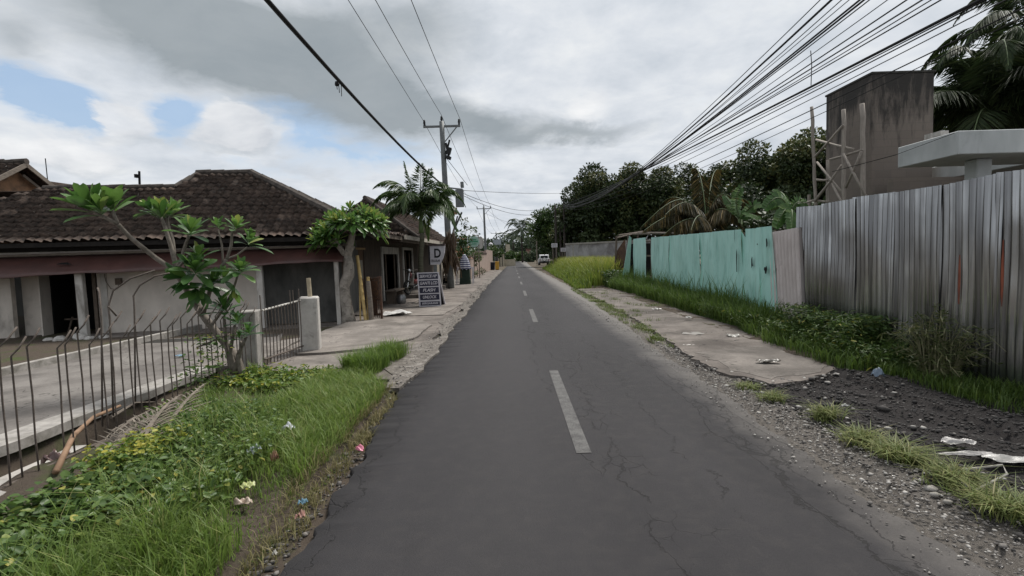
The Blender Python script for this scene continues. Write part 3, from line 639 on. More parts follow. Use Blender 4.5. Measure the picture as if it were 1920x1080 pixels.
b = MB(); b.bar((-3.7, 14.6, 2.36), (-3.7, 17.5, 2.36), .05, .12); b.bar((-3.75, 17.5, 2.30), (-3.75, 33.5, 2.32), .08, .1)
for y in (15, 17.3, 19.6, 21.9, 24.2, 26.5, 28.8, 31.1): b.bar((-3.7, y, 2.35), (-5.2, y, 2.74), .06, .1)
b.build('rafter', M_wood, shop)
for y in (21.3, 27.5): b = MB(); b.box((-3.8, y, 1.15), (.12, .12, 2.3)); b.build('porch_post', M_white if y > 25 else M_wood, shop)
b = MB(); b.box((-4.3, 17.8, .03), (1.3, 5.5, .06)); b.box((-4.25, 26, .09), (1.3, 10, .18)); b.build('porch_step', M_conc, shop, bevel=.01)
# low dark annex between house and shop
ax = empty('back_building', (-9, 27, 0), 'dark tiled roof peak of a building behind the phone shop', 'building')
tiles('roof', [(-6.6, 40, 3.2), (-6.6, 34, 3.2), (-8.2, 34, 4.6), (-8.2, 40, 4.6)], M_tile, ax)
b = MB(); b.box((-8.2, 37, 1.7), (3, 6, 3.3)); b.add([(-9.8, 34, 3.3), (-6.7, 34, 3.3), (-8.2, 34, 4.55)], [(0, 1, 2)]); b.build('wall', M_wall2, ax)
# bench, pot and motorbike in the porch
bn = empty('bench', (-4.35, 19.0, .06), 'low dark timber bench in the shop porch', 'bench')
b = MB(); b.box((-4.35, 19.0, .52), (.4, 1.5, .05)); b.build('seat', M_wood, bn)
for yy_ in (18.4, 19.6): b = MB(); b.box((-4.35, yy_, .28), (.34, .07, .44)); b.build('leg', M_wood, bn)
M_alu = mat('dull_aluminium', (.35, .35, .36), (.25, .25, .26), 9, .4, metal=.8)
b = MB(); b.lathe((-4.0, 18.4, .06), [(.13, 0), (.17, .05), (.17, .24), (.14, .29), (.15, .31)], 18); tag(b.build('cooking_pot', M_alu, smooth=True), 'dull metal pot on the porch floor under the bench', 'pot')
M_blk = mat('black_rubber', (.018, .018, .018), (.012, .012, .012), 20, .7); M_chr = mat('chrome', (.6, .6, .6), (.5, .5, .5), 5, .25, metal=.9)
M_red = mat('dark_red_paint', (.12, .012, .012), (.09, .01, .01), 5, .3, bmp=0, spec=.5)
def motorbike(loc, rot):
    t = empty('motorbike', loc, 'dark red motorbike with pale leg shield parked in the shop porch', 'motorbike'); 
    def P(x, y, z): c, s_ = math.cos(rot), math.sin(rot); return Vector(loc)+Vector((x*c-y*s_, x*s_+y*c, z))
    for x0 in (-.6, .6):
        b = MB(); b.tube([P(x0+.26*math.cos(k*math.pi/10), 0, .3+.26*math.sin(k*math.pi/10)) for k in range(21)], .045, 8, False); wh = b.build('wheel', M_blk, t, True)
        b = MB()
        for k in range(6): b.bar(P(x0, 0, .3), P(x0+.24*math.cos(k*1.05), 0, .3+.24*math.sin(k*1.05)), .02, .02)
        b.build('rim', M_chr, wh)
    b = MB(); b.tube([P(-.75, 0, .72), P(-.4, 0, .62), P(-.05, 0, .5), P(.2, 0, .55), P(.38, 0, .85)], [.07, .13, .10, .10, .08], 10); b.build('body', M_red, t, True)
    b = MB(); b.tube([P(-.75, 0, .80), P(-.4, 0, .78), P(.0, 0, .74)], [.08, .12, .09], 10); b.build('seat', M_blk, t, True)
    b = MB(); b.tube([P(.6, 0, .3), P(.42, 0, .85), P(.38, 0, 1.0)], .035, 8); b.tube([P(.3, -.34, 1.02), P(.4, -.1, 1.0), P(.4, .1, 1.0), P(.3, .34, 1.02)], .018, 6); b.build('fork', M_chr, t)
    b = MB(); b.tube([P(.44, 0, .98), P(.52, 0, .95)], [.10, .08], 12); b.build('headlight', M_chr, t)
    b = MB(); b.box(P(.36, 0, .62), (.05, .34, .5), rot, 0, -.3); b.build('leg_shield', M_white, t, bevel=.02)
    b = MB(); b.tube([P(-.1, -.12, .28), P(-.8, -.14, .38)], [.03, .05], 8); b.build('exhaust', M_chr, t)
motorbike((-4.1, 21.6, .19), -1.9)
# ------------------------------------------------------------------ gate pieces beside the house
gt = empty('gate_leaf', (-3.75, 14.2, 0), 'rusty dark gate leaf standing open before the shop', 'gate')
b = MB()
for i in range(7): x = -3.98+.06*i; b.bar((x, 14.3-.05*i, .06), (x+.005, 14.3-.05*i, 1.16+random.uniform(-.03, .05)), .022, .02)
b.build('bars', M_rust, gt)
b = MB()
for z in (.12, .55, 1.1): b.bar((-4.0, 14.32, z), (-3.58, 13.97, z+.05), .035, .05)
b.bar((-3.6, 14.0, .0), (-3.6, 14.0, 1.2), .06, .06); b.build('frame', M_rust, gt)
b = MB(); b.box((-3.78, 14.12, .86), (.3, .02, .44), -.7); b.box((-3.85, 14.2, .40), (.26, .02, .52), -.7); b.build('panel', M_rust, gt)
b = MB(); b.tube([(-3.82, 13.75, -.02), (-3.83, 13.74, .55), (-3.86, 13.75, 1.1)], [.075, .07, .06], 8); tag(b.build('timber_post', M_fascia), 'short weathered grey timber post beside the yellow bamboo', 'post')
M_bam = mat('yellow_bamboo', (.46, .33, .13), (.35, .25, .10), 9, .5, stretch=(1, 1, .6), spec=.4)
for p0, p1, r, lb in ((gp(686, 604), at(670, 480, 13.9), .045, 'tallest yellow bamboo pole leaning by the white-trunked tree'), (gp(691, 603), at(690, 520, 13.95), .042, 'shorter thick yellow bamboo pole leaning beside the taller one')):
    b = MB(); n = 9; pts = [p0.lerp(p1, i/n) for i in range(n+1)]
    b.tube([q for p in pts for q in (p-(p1-p0)*.006, p, p+(p1-p0)*.006)], [k for p in pts for k in (r, r*1.12, r)], 10); tag(b.build('bamboo_pole', M_bam, smooth=True), lb, 'bamboo pole', 'yellow bamboo poles')
b = MB(); b.tube([gp(676, 604), at(674, 530, 13.9)], .022, 7); b.tube([gp(676, 604), at(674, 530, 13.9)], .022, 7) if False else None
tag(b.build('thin_stake', M_bam), 'thin pale stake left of the yellow bamboo poles', 'stake')
b = MB(); p = gp(667, 602); b.box((p.x-.25, 13.95, 1.0), (.09, .09, 2.0)); tag(b.build('door_post', M_wood), 'tall brown timber post at the corner of the house', 'post')
def crumple(name, c, sx, sy, sz, m, seed, n=14, parent=None, smooth=False):
    """a crumpled sheet of litter: folded grid lying on the ground"""
    gg = np.random.default_rng(seed); V = []
    k = gg.uniform(2, 7, 6); ph = gg.uniform(0, 6, 6)
    for j in range(n+1):
        for i in range(n+1):
            u, v = i/n-.5, j/n-.5; u, v = u*math.sqrt(1-1.6*v*v), v*math.sqrt(1-1.6*u*u); e = 1-(.10*math.sin(math.atan2(v, u)*2+ph[0])+.04*math.sin(math.atan2(v, u)*5+ph[5])+.12)*min(1, math.hypot(u, v)*2)
            z = sz*(.5+.5*math.sin(u*k[0]*2+ph[1]+v*k[1])*math.cos(v*k[2]*1.8+ph[2]))*max(.12, 1-(math.hypot(u, v)*1.3)**2)+.012
            V.append((c[0]+(u*e+.06*math.sin(v*k[3]+ph[3]))*sx, c[1]+(v*e+.06*math.sin(u*k[4]+ph[4]))*sy, c[2]+z+gg.normal(0, sz*.05)))
    Fq = [(j*(n+1)+i, j*(n+1)+i+1, (j+1)*(n+1)+i+1, (j+1)*(n+1)+i) for j in range(n) for i in range(n)]
    return npmesh(name, V, [np.array(Fq)], m, parent, smooth=smooth)
def plastic(name, c): return mat(name, c, tuple(x*.8 for x in c), 30, .35, bmp=.3, bscale=60, spec=.5)
M_plw = plastic('white_plastic', (.6, .59, .57))
tag(crumple('sack', (gp(745, 592).x, 14.9, .04), .85, .5, .14, M_plw, 3), 'crumpled white sack lying flat on the ground before the shop', 'sack')
# ------------------------------------------------------------------ wire fence, posts
wf = empty('wire_fence', (-3.95, 5.5, -.05), 'fence of thin rusty upright bars with bent tips along the yard', 'fence')
def rb(pts, r=.007): b = MB(); b.tube(pts, r, 6); return b.build('bar', M_rebar, wf, True)
y = 2.6; i = 0
while y < 7.75:
    x = -3.93+random.uniform(-.015, .015)-.015*(y-5); lean = random.uniform(-.012, .015); hgt_ = 1.10 + .05*math.sin(i*2.1)+random.uniform(-.03, .04)-.03*(y-5)
    tip = random.uniform(.05, .09); k = random.uniform(-.007, .007)
    pts = [(x, y, -.12), (x+k, y+lean*.3, .3), (x-k, y+lean*.6, .65), (x+k*.5, y+lean, hgt_-.10), (x+.04, y+lean+tip*.45, hgt_-.04), (x+.06, y+lean+tip*1.2, hgt_+.045)]
    if i not in (9, 13): rb(pts)
    i += 1; y += .122+random.uniform(-.006, .006)
for pl in ([(213, 790), (206, 600), (203, 575), (212, 545), (245, 522), (290, 507)], [(254, 760), (252, 580), (250, 555), (262, 535), (290, 518), (318, 512)], [(192, 800), (190, 600), (186, 548), (183, 540)], [(203, 575), (218, 592)]):
    Yb = 5.0 if pl[0][0] < 240 else 5.4
    rb([at(a, c_, Yb+.25*i_/len(pl)) for i_, (a, c_) in enumerate(pl)], .0085)
b = MB(); b.tube([(-3.93, 2.4, -.02), (-3.93, 5.2, .02), (-3.97, 7.75, .05)], .012, 6); b.tube([(-3.99, 6.4, .62), (-4.02, 7.75, .70)], .012, 6); b.build('rail', M_rebar, wf)
b = MB(); b.bar((-3.88, 1.5, -.10), (-3.90, 4.3, -.07), .12, .14); b.build('footing', M_kerb, wf, bevel=.01)
b = MB(); b.box((-4.13, 8.0, .40), (.26, .32, 1.04), .15); tag(b.build('concrete_post', M_post, bevel=.015), 'weathered grey concrete fence post behind the frangipani trunk', 'post')
pl_ = empty('gate_pillar', (-3.72, 9.3, 0), 'pale square cement gate pillar with a timber stub on top', 'pillar')
b = MB(); b.box((-3.72, 9.33, .5), (.33, .30, 1.04), .22); b.build('shaft', M_pil, pl_, bevel=.025)
b = MB(); b.tube([(-3.70, 9.35, 1.0), (-3.71, 9.35, 1.36)], .042, 8); b.build('timber_stub', mat('pale_timber', (.42, .36, .26), (.32, .27, .19), 9, .8), pl_)
wg = empty('wire_gate', (-3.95, 8.6, 0), 'narrow gate of thin bars under a white rail between post and pillar', 'gate')
for i in range(13):
    t = i/12; b = MB(); x, y = -4.0+.2*t, 8.1+1.0*t; b.tube([(x, y, .02), (x+.01, y, .5), (x, y, .93+.03*t+(.22 if i in (0, 9, 10, 12) else 0))], .0085, 6); b.build('bar', M_rebar, wg)
b = MB(); b.tube([(-4.0, 8.15, .90), (-3.80, 9.2, .97)], .018, 7); b.build('top_rail', M_white, wg)
b = MB(); b.tube([(-3.98, 8.1, .12), (-3.79, 9.15, .15)], .014, 6); b.build('lower_rail', M_rebar, wg)
# ------------------------------------------------------------------ metal fences on the right
M_zinc, nt, bs = nodes('weathered_zinc')
v = pos(nt, (0, 1, .02)); a = noise(nt, v, 13, 3, .7); c = noise(nt, pos(nt, (3, 3, .12)), 7, 4, .65); d = noise(nt, pos(nt, (1, 1, .4)), 1.6, 5, .6)
col = mix(nt, ramp(nt, a, [(.38, 0.), (.62, 1.)]), (.17, .172, .175), (.52, .53, .535)); col = mix(nt, ramp(nt, c, [(.56, 0.), (.74, .6)]), col, (.12, .115, .11)); col = mix(nt, ramp(nt, noise(nt, pos(nt), .9, 3), [(.42, 0.), (.6, .6)]), col, (.17, .17, .175))
nt.links.new(col, bs.inputs['Base Color']); bs.inputs['Metallic'].default_value = .95
nt.links.new(ramp(nt, d, [(.3, .10), (.7, .22)]), bs.inputs['Roughness'])
M_greyp = mat('pinkish_grey_sheet', (.56, .51, .49), (.45, .405, .385), 5, .6, metal=.15, stretch=(1, 1, .4), bmp=.1, c3=(.16, .135, .12), s3=5, lo3=.6, hi3=.75)
M_teal = mat('teal_paint', (.38, .65, .58), (.33, .59, .52), 3, .5, stretch=(1, 1, .35), bmp=.12, bscale=12, c3=(.16, .37, .315), s3=2.6, lo3=.5, hi3=.8, spec=.4)
nt = M_teal.node_tree; bs = nt.nodes['Principled BSDF']; old = bs.inputs['Base Color'].links[0].from_socket
stk = ramp(nt, noise(nt, pos(nt, (1, 1, .07)), 9, 5, .7), [(.58, 0.), (.74, .75)]); nt.links.new(mix(nt, stk, old, (.14, .20, .16)), bs.inputs['Base Color'])
def corr(name, p0, p1, z0, z1a, z1b, m, parent, pitch=.09, amp=.012, shear=0, out=0, dent=.004, seed=0, ragged=0):
    """one corrugated sheet between ground points p0 and p1; top runs z1a..z1b; shear slides the foot along the fence"""
    p0, p1 = Vector((p0[0], p0[1], 0)), Vector((p1[0], p1[1], 0)); L = (p1-p0).length; e = (p1-p0)/L; nr = Vector((e.y, -e.x, 0))
    if nr.x > 0: nr = -nr
    g_ = np.random.default_rng(seed); nu = max(4, int(L/pitch*8)); nz = 9; V = []; ph = g_.uniform(0, 6); k1, k2 = g_.uniform(2, 5, 2)
    for j in range(nz):
        t = j/(nz-1)
        for i in range(nu+1):
            s = L*i/nu; zt = z1a+(z1b-z1a)*i/nu + ragged*math.sin(s*9+ph)*.5
            q = p0+e*(s+shear*(1-t)) + nr*(amp*math.cos(2*math.pi*s/pitch)+out*(1-t)+dent*math.sin(t*k1*2+s*k2+ph))
            V.append((q.x, q.y, z0+(zt-z0)*t))
    Fq = [(j*(nu+1)+i, j*(nu+1)+i+1, (j+1)*(nu+1)+i+1, (j+1)*(nu+1)+i) for j in range(nz-1) for i in range(nu)]
    return npmesh(name, V, [np.array(Fq)], m, parent, smooth=True)
zf = empty('zinc_fence', (5.45, 6.5, 0), 'tall shiny grey corrugated zinc fence beside the cinder ground', 'fence')
y = 9.66; i = 0
while y > 1.5:
    l = .80; corr('corrugated_sheet', (5.42-.012*(i % 2), y+.05), (5.42-.012*(i % 2), y-l), -.05, 2.39+random.uniform(-.03, .02), 2.38+random.uniform(-.03, .03), M_zinc, zf, .092, .02, seed=i, dent=.008); y -= l; i += 1
b = MB()
for y in (9.5, 7.2, 4.9, 2.6): b.box((5.50, y, 1.1), (.07, .07, 2.3))
for z in (.5, 1.3, 2.1): b.box((5.48, 5.6, z), (.05, 8, .05))
b.build('frame', M_wood, zf)
M_rs = mat('red_reflection_tone', (.26, .075, .04), (.10, .035, .025), 14, .8, stretch=(1, 1, .3))  # red reflections of out-of-view things, painted as thin strips on the zinc
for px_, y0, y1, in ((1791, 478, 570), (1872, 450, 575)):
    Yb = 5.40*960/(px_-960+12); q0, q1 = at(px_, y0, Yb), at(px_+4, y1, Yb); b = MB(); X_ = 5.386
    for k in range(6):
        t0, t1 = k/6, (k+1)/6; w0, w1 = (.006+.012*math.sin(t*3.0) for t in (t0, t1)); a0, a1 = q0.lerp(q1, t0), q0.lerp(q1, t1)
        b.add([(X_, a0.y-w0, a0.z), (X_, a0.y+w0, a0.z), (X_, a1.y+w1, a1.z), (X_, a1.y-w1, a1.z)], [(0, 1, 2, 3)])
    b.build('red_reflection', M_rs, zf)
pn = empty('grey_panel', (5.4, 10.2, 0), 'shorter leaning pinkish grey corrugated sheet between teal boards and zinc fence', 'fence panel')
corr('corrugated_sheet', (5.47, 10.78), (5.36, 9.50), .0, 1.98, 2.02, M_greyp, pn, .145, .052, shear=.22, seed=40)
b = MB(); b.bar((5.46, 10.8, 1.2), (5.46, 9.5, 1.25), .04, .06); b.build('rail', M_wood, pn)
b = MB(); b.tube([at(1487, 448, 9.9), at(1495, 451, 9.8), at(1505, 455, 9.65)], .012, 5); b.build('tear', M_dark, pn)
gf = empty('teal_fence', (5.6, 16, 0), 'faded teal painted sheet metal fence above the tall roadside grass', 'fence')
def xg(y): return 5.42+.028*(y-10.6)
seams = [10.66, 11.35, 11.95, 12.2, 13.05, 14.05, 15.1, 16.1, 17.2, 18.3, 19.5, 20.9]
for i in range(len(seams)-1):
    y0, y1 = seams[i], seams[i+1]; zt = lambda y: 2.10+.013*(y-10.6)
    corr('sheet', (xg(y1)+.012*(i % 3), y1+.03), (xg(y0)+.012*(i % 3), y0-.02), .0, zt(y1)+(.0 if i != 2 else -.05), zt(y0)+random.uniform(-.015, .01)-(.22 if i == 2 else 0), M_teal, gf, .25, .004, shear=.34-.02*i, out=.05+random.uniform(-.03, .03), seed=60+i, dent=.012)
corr('sheet', (xg(24.2), 24.3), (xg(21.9), 21.8), .0, 2.28, 2.27, M_teal, gf, .25, .004, shear=.2, out=.05, seed=90, dent=.01)
b = MB(); q = [at(1180, 442, 24.6), at(1184, 446, 24.6), at(1180, 526, 25.2), at(1166, 527, 25.2)]
b.add(q+[p+Vector((.0, .06, 0)) for p in q], [(0, 1, 2, 3), (7, 6, 5, 4), (0, 4, 5, 1), (1, 5, 6, 2), (2, 6, 7, 3), (3, 7, 4, 0)]); b.build('prop_board', M_teal, gf)
b = MB()
for y in (11, 13.6, 16.2, 19, 21.3, 24): b.box((xg(y)+.12, y, 1.05), (.07, .07, 2.1))
for z in (.5, 1.4, 2.0): b.bar((xg(10.7)+.09, 10.7, z), (xg(24)+.09, 24, z+.1), .05, .06)
b.build('frame', M_wood, gf)
def hole(px_, py_, wd, ht, seed):
    g_ = random.Random(seed); Yb = 11; 
    for _ in range(4): Yb = xg(Yb)*960/(px_-960+14)
    c_ = at(px_, py_, Yb); n = 12; V = []
    for k in range(n):
        an = 2*math.pi*k/n; r = g_.uniform(.55, 1.1); V.append((xg(Yb)-.06, c_.y+math.cos(an)*wd*r, c_.z+math.sin(an)*ht*r))
    b = MB(); b.add(V, [tuple(range(n))]); b.build('torn_hole', M_dark, gf)
hole(1430, 456, .04, .13, 1); hole(1428, 506, .07, .10, 2); hole(1402, 492, .05, .15, 3); hole(1412, 458, .02, .03, 4); hole(1373, 490, .035, .28, 5); hole(1369, 440, .012, .22, 6)
sh_ = empty('lean_to_shed', (6.4, 25.5, 0), 'small rusty lean-to with pole roof behind the teal fence end', 'shed')
b = MB(); b.add([at(1157, 470, 27), at(1172, 448, 27), at(1176, 500, 26.6), at(1155, 506, 27)], [(0, 1, 2, 3)]); b.build('rust_sheet', M_rust, sh_).modifiers.new('s', 'SOLIDIFY').thickness = .02
b = MB()
for x0, y0, x1, y1, Yb in ((1156, 442, 1153, 520, 27), (1178, 440, 1176, 520, 26.5), (1196, 436, 1196, 520, 28)): b = MB(); b.tube([at(x0, y0, Yb), at(x1, y1, Yb)], .05, 6); b.build('post', M_wood, sh_)
b = MB()
for x0, y0, Y0, x1, y1, Y1 in ((1156, 446, 27, 1198, 436, 28), (1160, 441, 29, 1205, 434, 30), (1196, 436, 28, 1262, 437, 20), (1186, 439, 25, 1240, 438, 24)): b.tube([at(x0, y0, Y0), at(x1, y1, Y1)], .045, 6)
b.build('roof_pole', M_fascia, sh_)
b = MB(); b.box((7.2, 27, 1.05), (2.2, .1, 2.1)); b.build('back_wall', M_dark, sh_)
# ------------------------------------------------------------------ unfinished concrete building
bd = empty('unfinished_building', (10.5, 14.5, 0), 'unfinished dark cement tower block with a pale concrete canopy', 'building')
M_block, nt, bs = nodes('stained_block_wall')
v = pos(nt); br = nt.nodes.new('ShaderNodeTexBrick'); br.inputs['Scale'].default_value = 1; br.inputs['Brick Width'].default_value = .4; br.inputs['Row Height'].default_value = .2; br.inputs['Mortar Size'].default_value = .01
sx = nt.nodes.new('ShaderNodeSeparateXYZ'); nt.links.new(v, sx.inputs[0]); cb = nt.nodes.new('ShaderNodeCombineXYZ'); nt.links.new(math_(nt, 'ADD', sx.outputs[0], sx.outputs[1]), cb.inputs[0]); nt.links.new(sx.outputs[2], cb.inputs[1]); nt.links.new(cb.outputs[0], br.inputs['Vector'])
for k, c_ in (('Color1', (.165, .138, .117, 1)), ('Color2', (.146, .123, .105, 1)), ('Mortar', (.142, .12, .103, 1))): br.inputs[k].default_value = c_
stn = noise(nt, pos(nt, (1, 1, .18)), 3.4, 6, .7, .3); tp = ramp(nt, math_(nt, 'ADD', math_(nt, 'MULTIPLY', stn, 1.0), math_(nt, 'MULTIPLY', math_(nt, 'SUBTRACT', sx.outputs[2], 5.0), .16)), [(.44, 0.), (.62, .9)])
col = mix(nt, tp, br.outputs['Color'], (.018, .017, .016)); col = mix(nt, ramp(nt, noise(nt, v, 1.3, 6, .7), [(.55, 0.), (.75, .5)]), col, (.125, .105, .09))
nt.links.new(col, bs.inputs['Base Color']); bs.inputs['Roughness'].default_value = .95; bump(nt, bs, math_(nt, 'ADD', noise(nt, v, 40, 5), math_(nt, 'MULTIPLY', br.outputs['Fac'], -.5)), .5, .015)
tz = at(1632, 138, 13.57).z; xr = at(1753, 133, 13.57).x
b = MB(); b.box(((9.5+xr)/2, 14.55, tz/2), (xr-9.5, 1.95, tz)); b.build('tower_wall', M_block, bd, bevel=.02)
b = MB(); b.box(((9.5+xr)/2, 14.55, tz+.02), (xr-9.46, 1.99, .05)); b.build('coping', mat('mossy_coping', (.06, .055, .05), (.03, .03, .026), 8, .95), bd)
M_can = mat('pale_canopy_paint', (.44, .455, .45), (.36, .375, .37), 3, .8, stretch=(1, 1, .35), bmp=.2, c3=(.17, .175, .17), s3=2.2, lo3=.58, hi3=.85)
b = MB(); b.box((11.65, 10.31, 3.49), (6.7, 1.48, .43)); b.box((13.2, 12.5, 3.50), (3.7, 2.9, .36)); b.build('canopy', M_can, bd, bevel=.012)
b = MB(); b.box((9.25, 10.2, 1.63), (.30, .30, 3.28)); b.build('column', M_can, bd, bevel=.02)
b = MB(); b.box((12.3, 12.95, 1.65), (5.5, .2, 3.28)); b.build('back_wall', M_block, bd)
lampb = MB(); q = at(1745, 256, 12.2); lampb.box(q, (.14, .2, .12)); lampb.box(q+Vector((.06, 0, -.14)), (.05, .05, .26)); lampb.build('flood_lamp', M_white, bd)
b = MB(); b.box(at(1764, 251, 11.5), (.18, .2, .10)); b.build('block', M_pil, bd)
b = MB(); b.tube([at(1683, 290, 11.0)+Vector((-.03, 0, 0)), at(1560, 322, 12.6)], .008, 5); b.tube([at(1683, 290, 11)+Vector((-.03, 0, 0)), at(1790, 250, 9.5)+Vector((-.02, -.02, 0))], .006, 5); b.build('wire', M_dark, bd)
b = MB(); b.add([(9.3, 7.0, 2.55), (12, 6.4, 2.75), (12, 9, 3.0), (9.3, 9, 2.62)], [(0, 1, 2, 3)]); sl2 = empty('roof_sheet', (10.5, 7.8, 2.6), 'pale sheet roof just showing above the zinc fence at right', 'roof'); o = b.build('sheet', M_can, sl2); o.modifiers.new('s', 'SOLIDIFY').thickness = .03
b = MB()
for x_, y_ in ((9.5, 7.2), (11.8, 6.7), (11.8, 8.8), (9.5, 8.8)): b = MB(); b.box((x_, y_, 1.28), (.08, .08, 2.6)); b.build('post', M_wood, sl2)
# scaffold of bamboo in front of the tower
sc = empty('bamboo_scaffold', (8.8, 13.4, 0), 'grey bamboo scaffold frame standing against the cement tower', 'scaffold')
M_sc = mat('grey_bamboo', (.30, .265, .23), (.21, .185, .16), 9, .75, stretch=(3, 3, .6), bmp=.3)
for x0, y0, x1, y1, Yb, r in ((1617, 194, 1619, 400, 12.6, .062), (1582, 205, 1582, 400, 13.2, .055), (1522, 200, 1530, 400, 14.6, .05), (1552, 300, 1553, 400, 14.2, .045)):
    p0, p1 = at(x0, y0, Yb), at(x1, y1, Yb); p1 = p1+(p1-p0).normalized()*(p1.z/((p0-p1).normalized().z)); b = MB(); n = 14
    b.tube([p0.lerp(p1, k/n)+Vector((.012*math.sin(k*2.1), .01*math.cos(k*1.7), 0)) for k in range(n+1)], [r*.85*(1+.12*(k % 2)) for k in range(n+1)], 8); b.build('pole', M_sc, sc, True)
for x0, y0, Y0, x1, y1, Y1 in ((1528, 294, 14.4, 1581, 234, 13.1), (1530, 262, 14.4, 1600, 280, 12.9), (1556, 299, 14.1, 1617, 281, 12.5), (1581, 288, 13.1, 1627, 373, 12.4), (1528, 378, 14.4, 1578, 310, 13.3), (1532, 304, 14.5, 1580, 362, 13.3), (1586, 352, 13.1, 1615, 284, 12.5),
                                (1497, 383, 14.6, 1530, 374, 14.4), (1530, 376, 14.4, 1556, 378, 14.1), (1556, 340, 14.1, 1530, 372, 14.5), (1560, 345, 14.1, 1582, 385, 13.2), (1615, 378, 12.5, 1628, 376, 12.3), (1530, 337, 14.4, 1557, 337, 14.1)):
    b = MB(); b.tube([at(x0, y0, Y0), at((x0+x1)/2, (y0+y1)/2+1, (Y0+Y1)/2), at(x1, y1, Y1)], .030, 7); b.build('brace', M_sc, sc, True)
b = MB(); p = at(1518, 400, 14.8); b.tube([(p.x, p.y, 0), at(1517, 365, 14.8)], .045, 7); b.build('stub_pole', M_sc, sc)
# ------------------------------------------------------------------ trees
M_bark = mat('bark', (.085, .068, .052), (.045, .036, .028), 12, .95, stretch=(1, 1, .4), bmp=.7)
M_barkd = mat('dark_bark', (.045, .036, .028), (.022, .018, .014), 12, .95, stretch=(1, 1, .4), bmp=.7)
G_dark = leafmat('dark_leaf', [(0, (.017, .031, .011)), (.5, (.042, .064, .020)), (.8, (.082, .10, .030)), (1, (.15, .14, .045))], .55, .18)
G_mid = leafmat('mid_leaf', [(0, (.022, .046, .012)), (.6, (.05, .092, .022)), (1, (.10, .135, .035))], .5, .3)
G_pale = leafmat('pale_leaf', [(0, (.045, .075, .025)), (.6, (.09, .13, .045)), (1, (.16, .19, .07))], .5, .35)
G_blue = leafmat('far_leaf', [(0, (.022, .04, .022)), (.6, (.045, .07, .035)), (1, (.08, .105, .05))], .6, .2)
G_grass = leafmat('grass_blade', [(0, (.055, .105, .018)), (.45, (.115, .19, .033)), (.8, (.19, .27, .058)), (1, (.32, .31, .13))], .5, .45)
G_dgrass = leafmat('tall_grass', [(0, (.036, .072, .013)), (.5, (.085, .145, .026)), (.85, (.15, .21, .045)), (1, (.24, .25, .09))], .5, .35)
G_ygrass = leafmat('yellow_grass', [(0, (.09, .16, .022)), (.5, (.19, .235, .04)), (1, (.33, .31, .08))], .55, .4)
G_weed = leafmat('weed_leaf', [(0, (.034, .07, .017)), (.5, (.075, .135, .03)), (.8, (.13, .195, .048)), (.93, (.20, .24, .065)), (1, (.32, .30, .06))], .45, .3)
G_yel = leafmat('yellowing_leaf', [(0, (.05, .11, .02)), (.45, (.13, .19, .03)), (1, (.42, .38, .06))], .45, .35)
G_fran = leafmat('frangipani_leaf', [(0, (.030, .085, .022)), (.5, (.075, .165, .035)), (.85, (.14, .25, .055)), (1, (.26, .30, .07))], .35, .35, .45)
G_palm = leafmat('palm_leaflet', [(0, (.028, .058, .017)), (.6, (.066, .118, .033)), (1, (.15, .20, .065))], .4, .25, .4)
G_dry = leafmat('dry_frond', [(0, (.075, .048, .032)), (.5, (.14, .095, .06)), (1, (.26, .20, .13))], .8, .2)
G_brown = leafmat('browning_frond', [(0, (.018, .022, .008)), (.5, (.055, .05, .018)), (.8, (.14, .10, .035)), (1, (.30, .22, .09))], .6, .25)
G_ban = leafmat('banana_leaf', [(0, (.03, .075, .018)), (.6, (.065, .14, .035)), (1, (.14, .22, .07))], .4, .35, .4)
def limbs(mb, base, topc, rx, rz, n, r, seed):
    g_ = np.random.default_rng(seed); base, topc = Vector(base), Vector(topc); fork = base.lerp(topc, .55)
    mb.tube([base, base.lerp(fork, .5)+Vector((g_.normal(0, .08), g_.normal(0, .08), 0)), fork, topc], [r*1.25, r, r*.8, r*.3], 8)
    for k in range(n):
        an = 2*math.pi*k/n+g_.uniform(-.4, .4); t0 = g_.uniform(.45, .9); s_ = base.lerp(topc, t0); e = topc+Vector((math.cos(an)*rx*.75, math.sin(an)*rx*.75, g_.uniform(-.5, .5)*rz))
        mb.tube([s_, s_.lerp(e, .5)+Vector((0, 0, .12*rz)), e], [r*.5, r*.32, r*.1], 6)
def tree(name, label, base, c, rx, ry, rz_, n, lr, per, size, leaf, seed, bark=None, group=None, r=.2, shell=.45, cat='tree'):
    t = empty(name, base, label, cat, group); b = MB(); limbs(b, base, c, min(rx, ry), rz_, 6, r, seed); b.build('trunk', bark or M_barkd, t, True)
    C, D, Nn, L, T = lumps_leaves(crown_lumps(c, rx, ry, rz_, n, lr, seed), per, size, shell=shell)
    leafmesh('crown', C, D, Nn, L, L*.55, leaf, t, T); return t
def T(label, px_, top, bot, wd, Y, leaf=None, per=150, size=.34, n=26, seed=0, r=.2, name='broadleaf_tree', lr=.36, shell=.5, group='dark trees along the right side'):
    per = per*2.6; n = int(n*1.25); ct = at(px_, (top+bot)/2, Y); rx = wd/2/960*Y*.86; rz_ = (bot-top)/2/960*Y*.88; g0 = Vector((ct.x, Y, -.05))
    return tree(name, label, g0, ct, rx, rx*.9, rz_, n, min(rx, rz_)*lr*1.25, per, size, leaf or G_dark, seed, group=group, r=r, shell=shell)
T('dark rounded tree at the left end of the tall dark row', 1110, 298, 470, 112, 61, n=40, seed=1)
T('olive brown topped tree second in the dark row', 1172, 298, 470, 100, 60, n=36, seed=2)
T('dense dark dome-topped tree where the cable bundle meets the row', 1237, 290, 470, 95, 58, n=38, seed=3, per=170)
T('thin gappy tree with small round tufts right of the dark dome', 1300, 296, 440, 95, 63, n=24, seed=4, lr=.26, per=120)
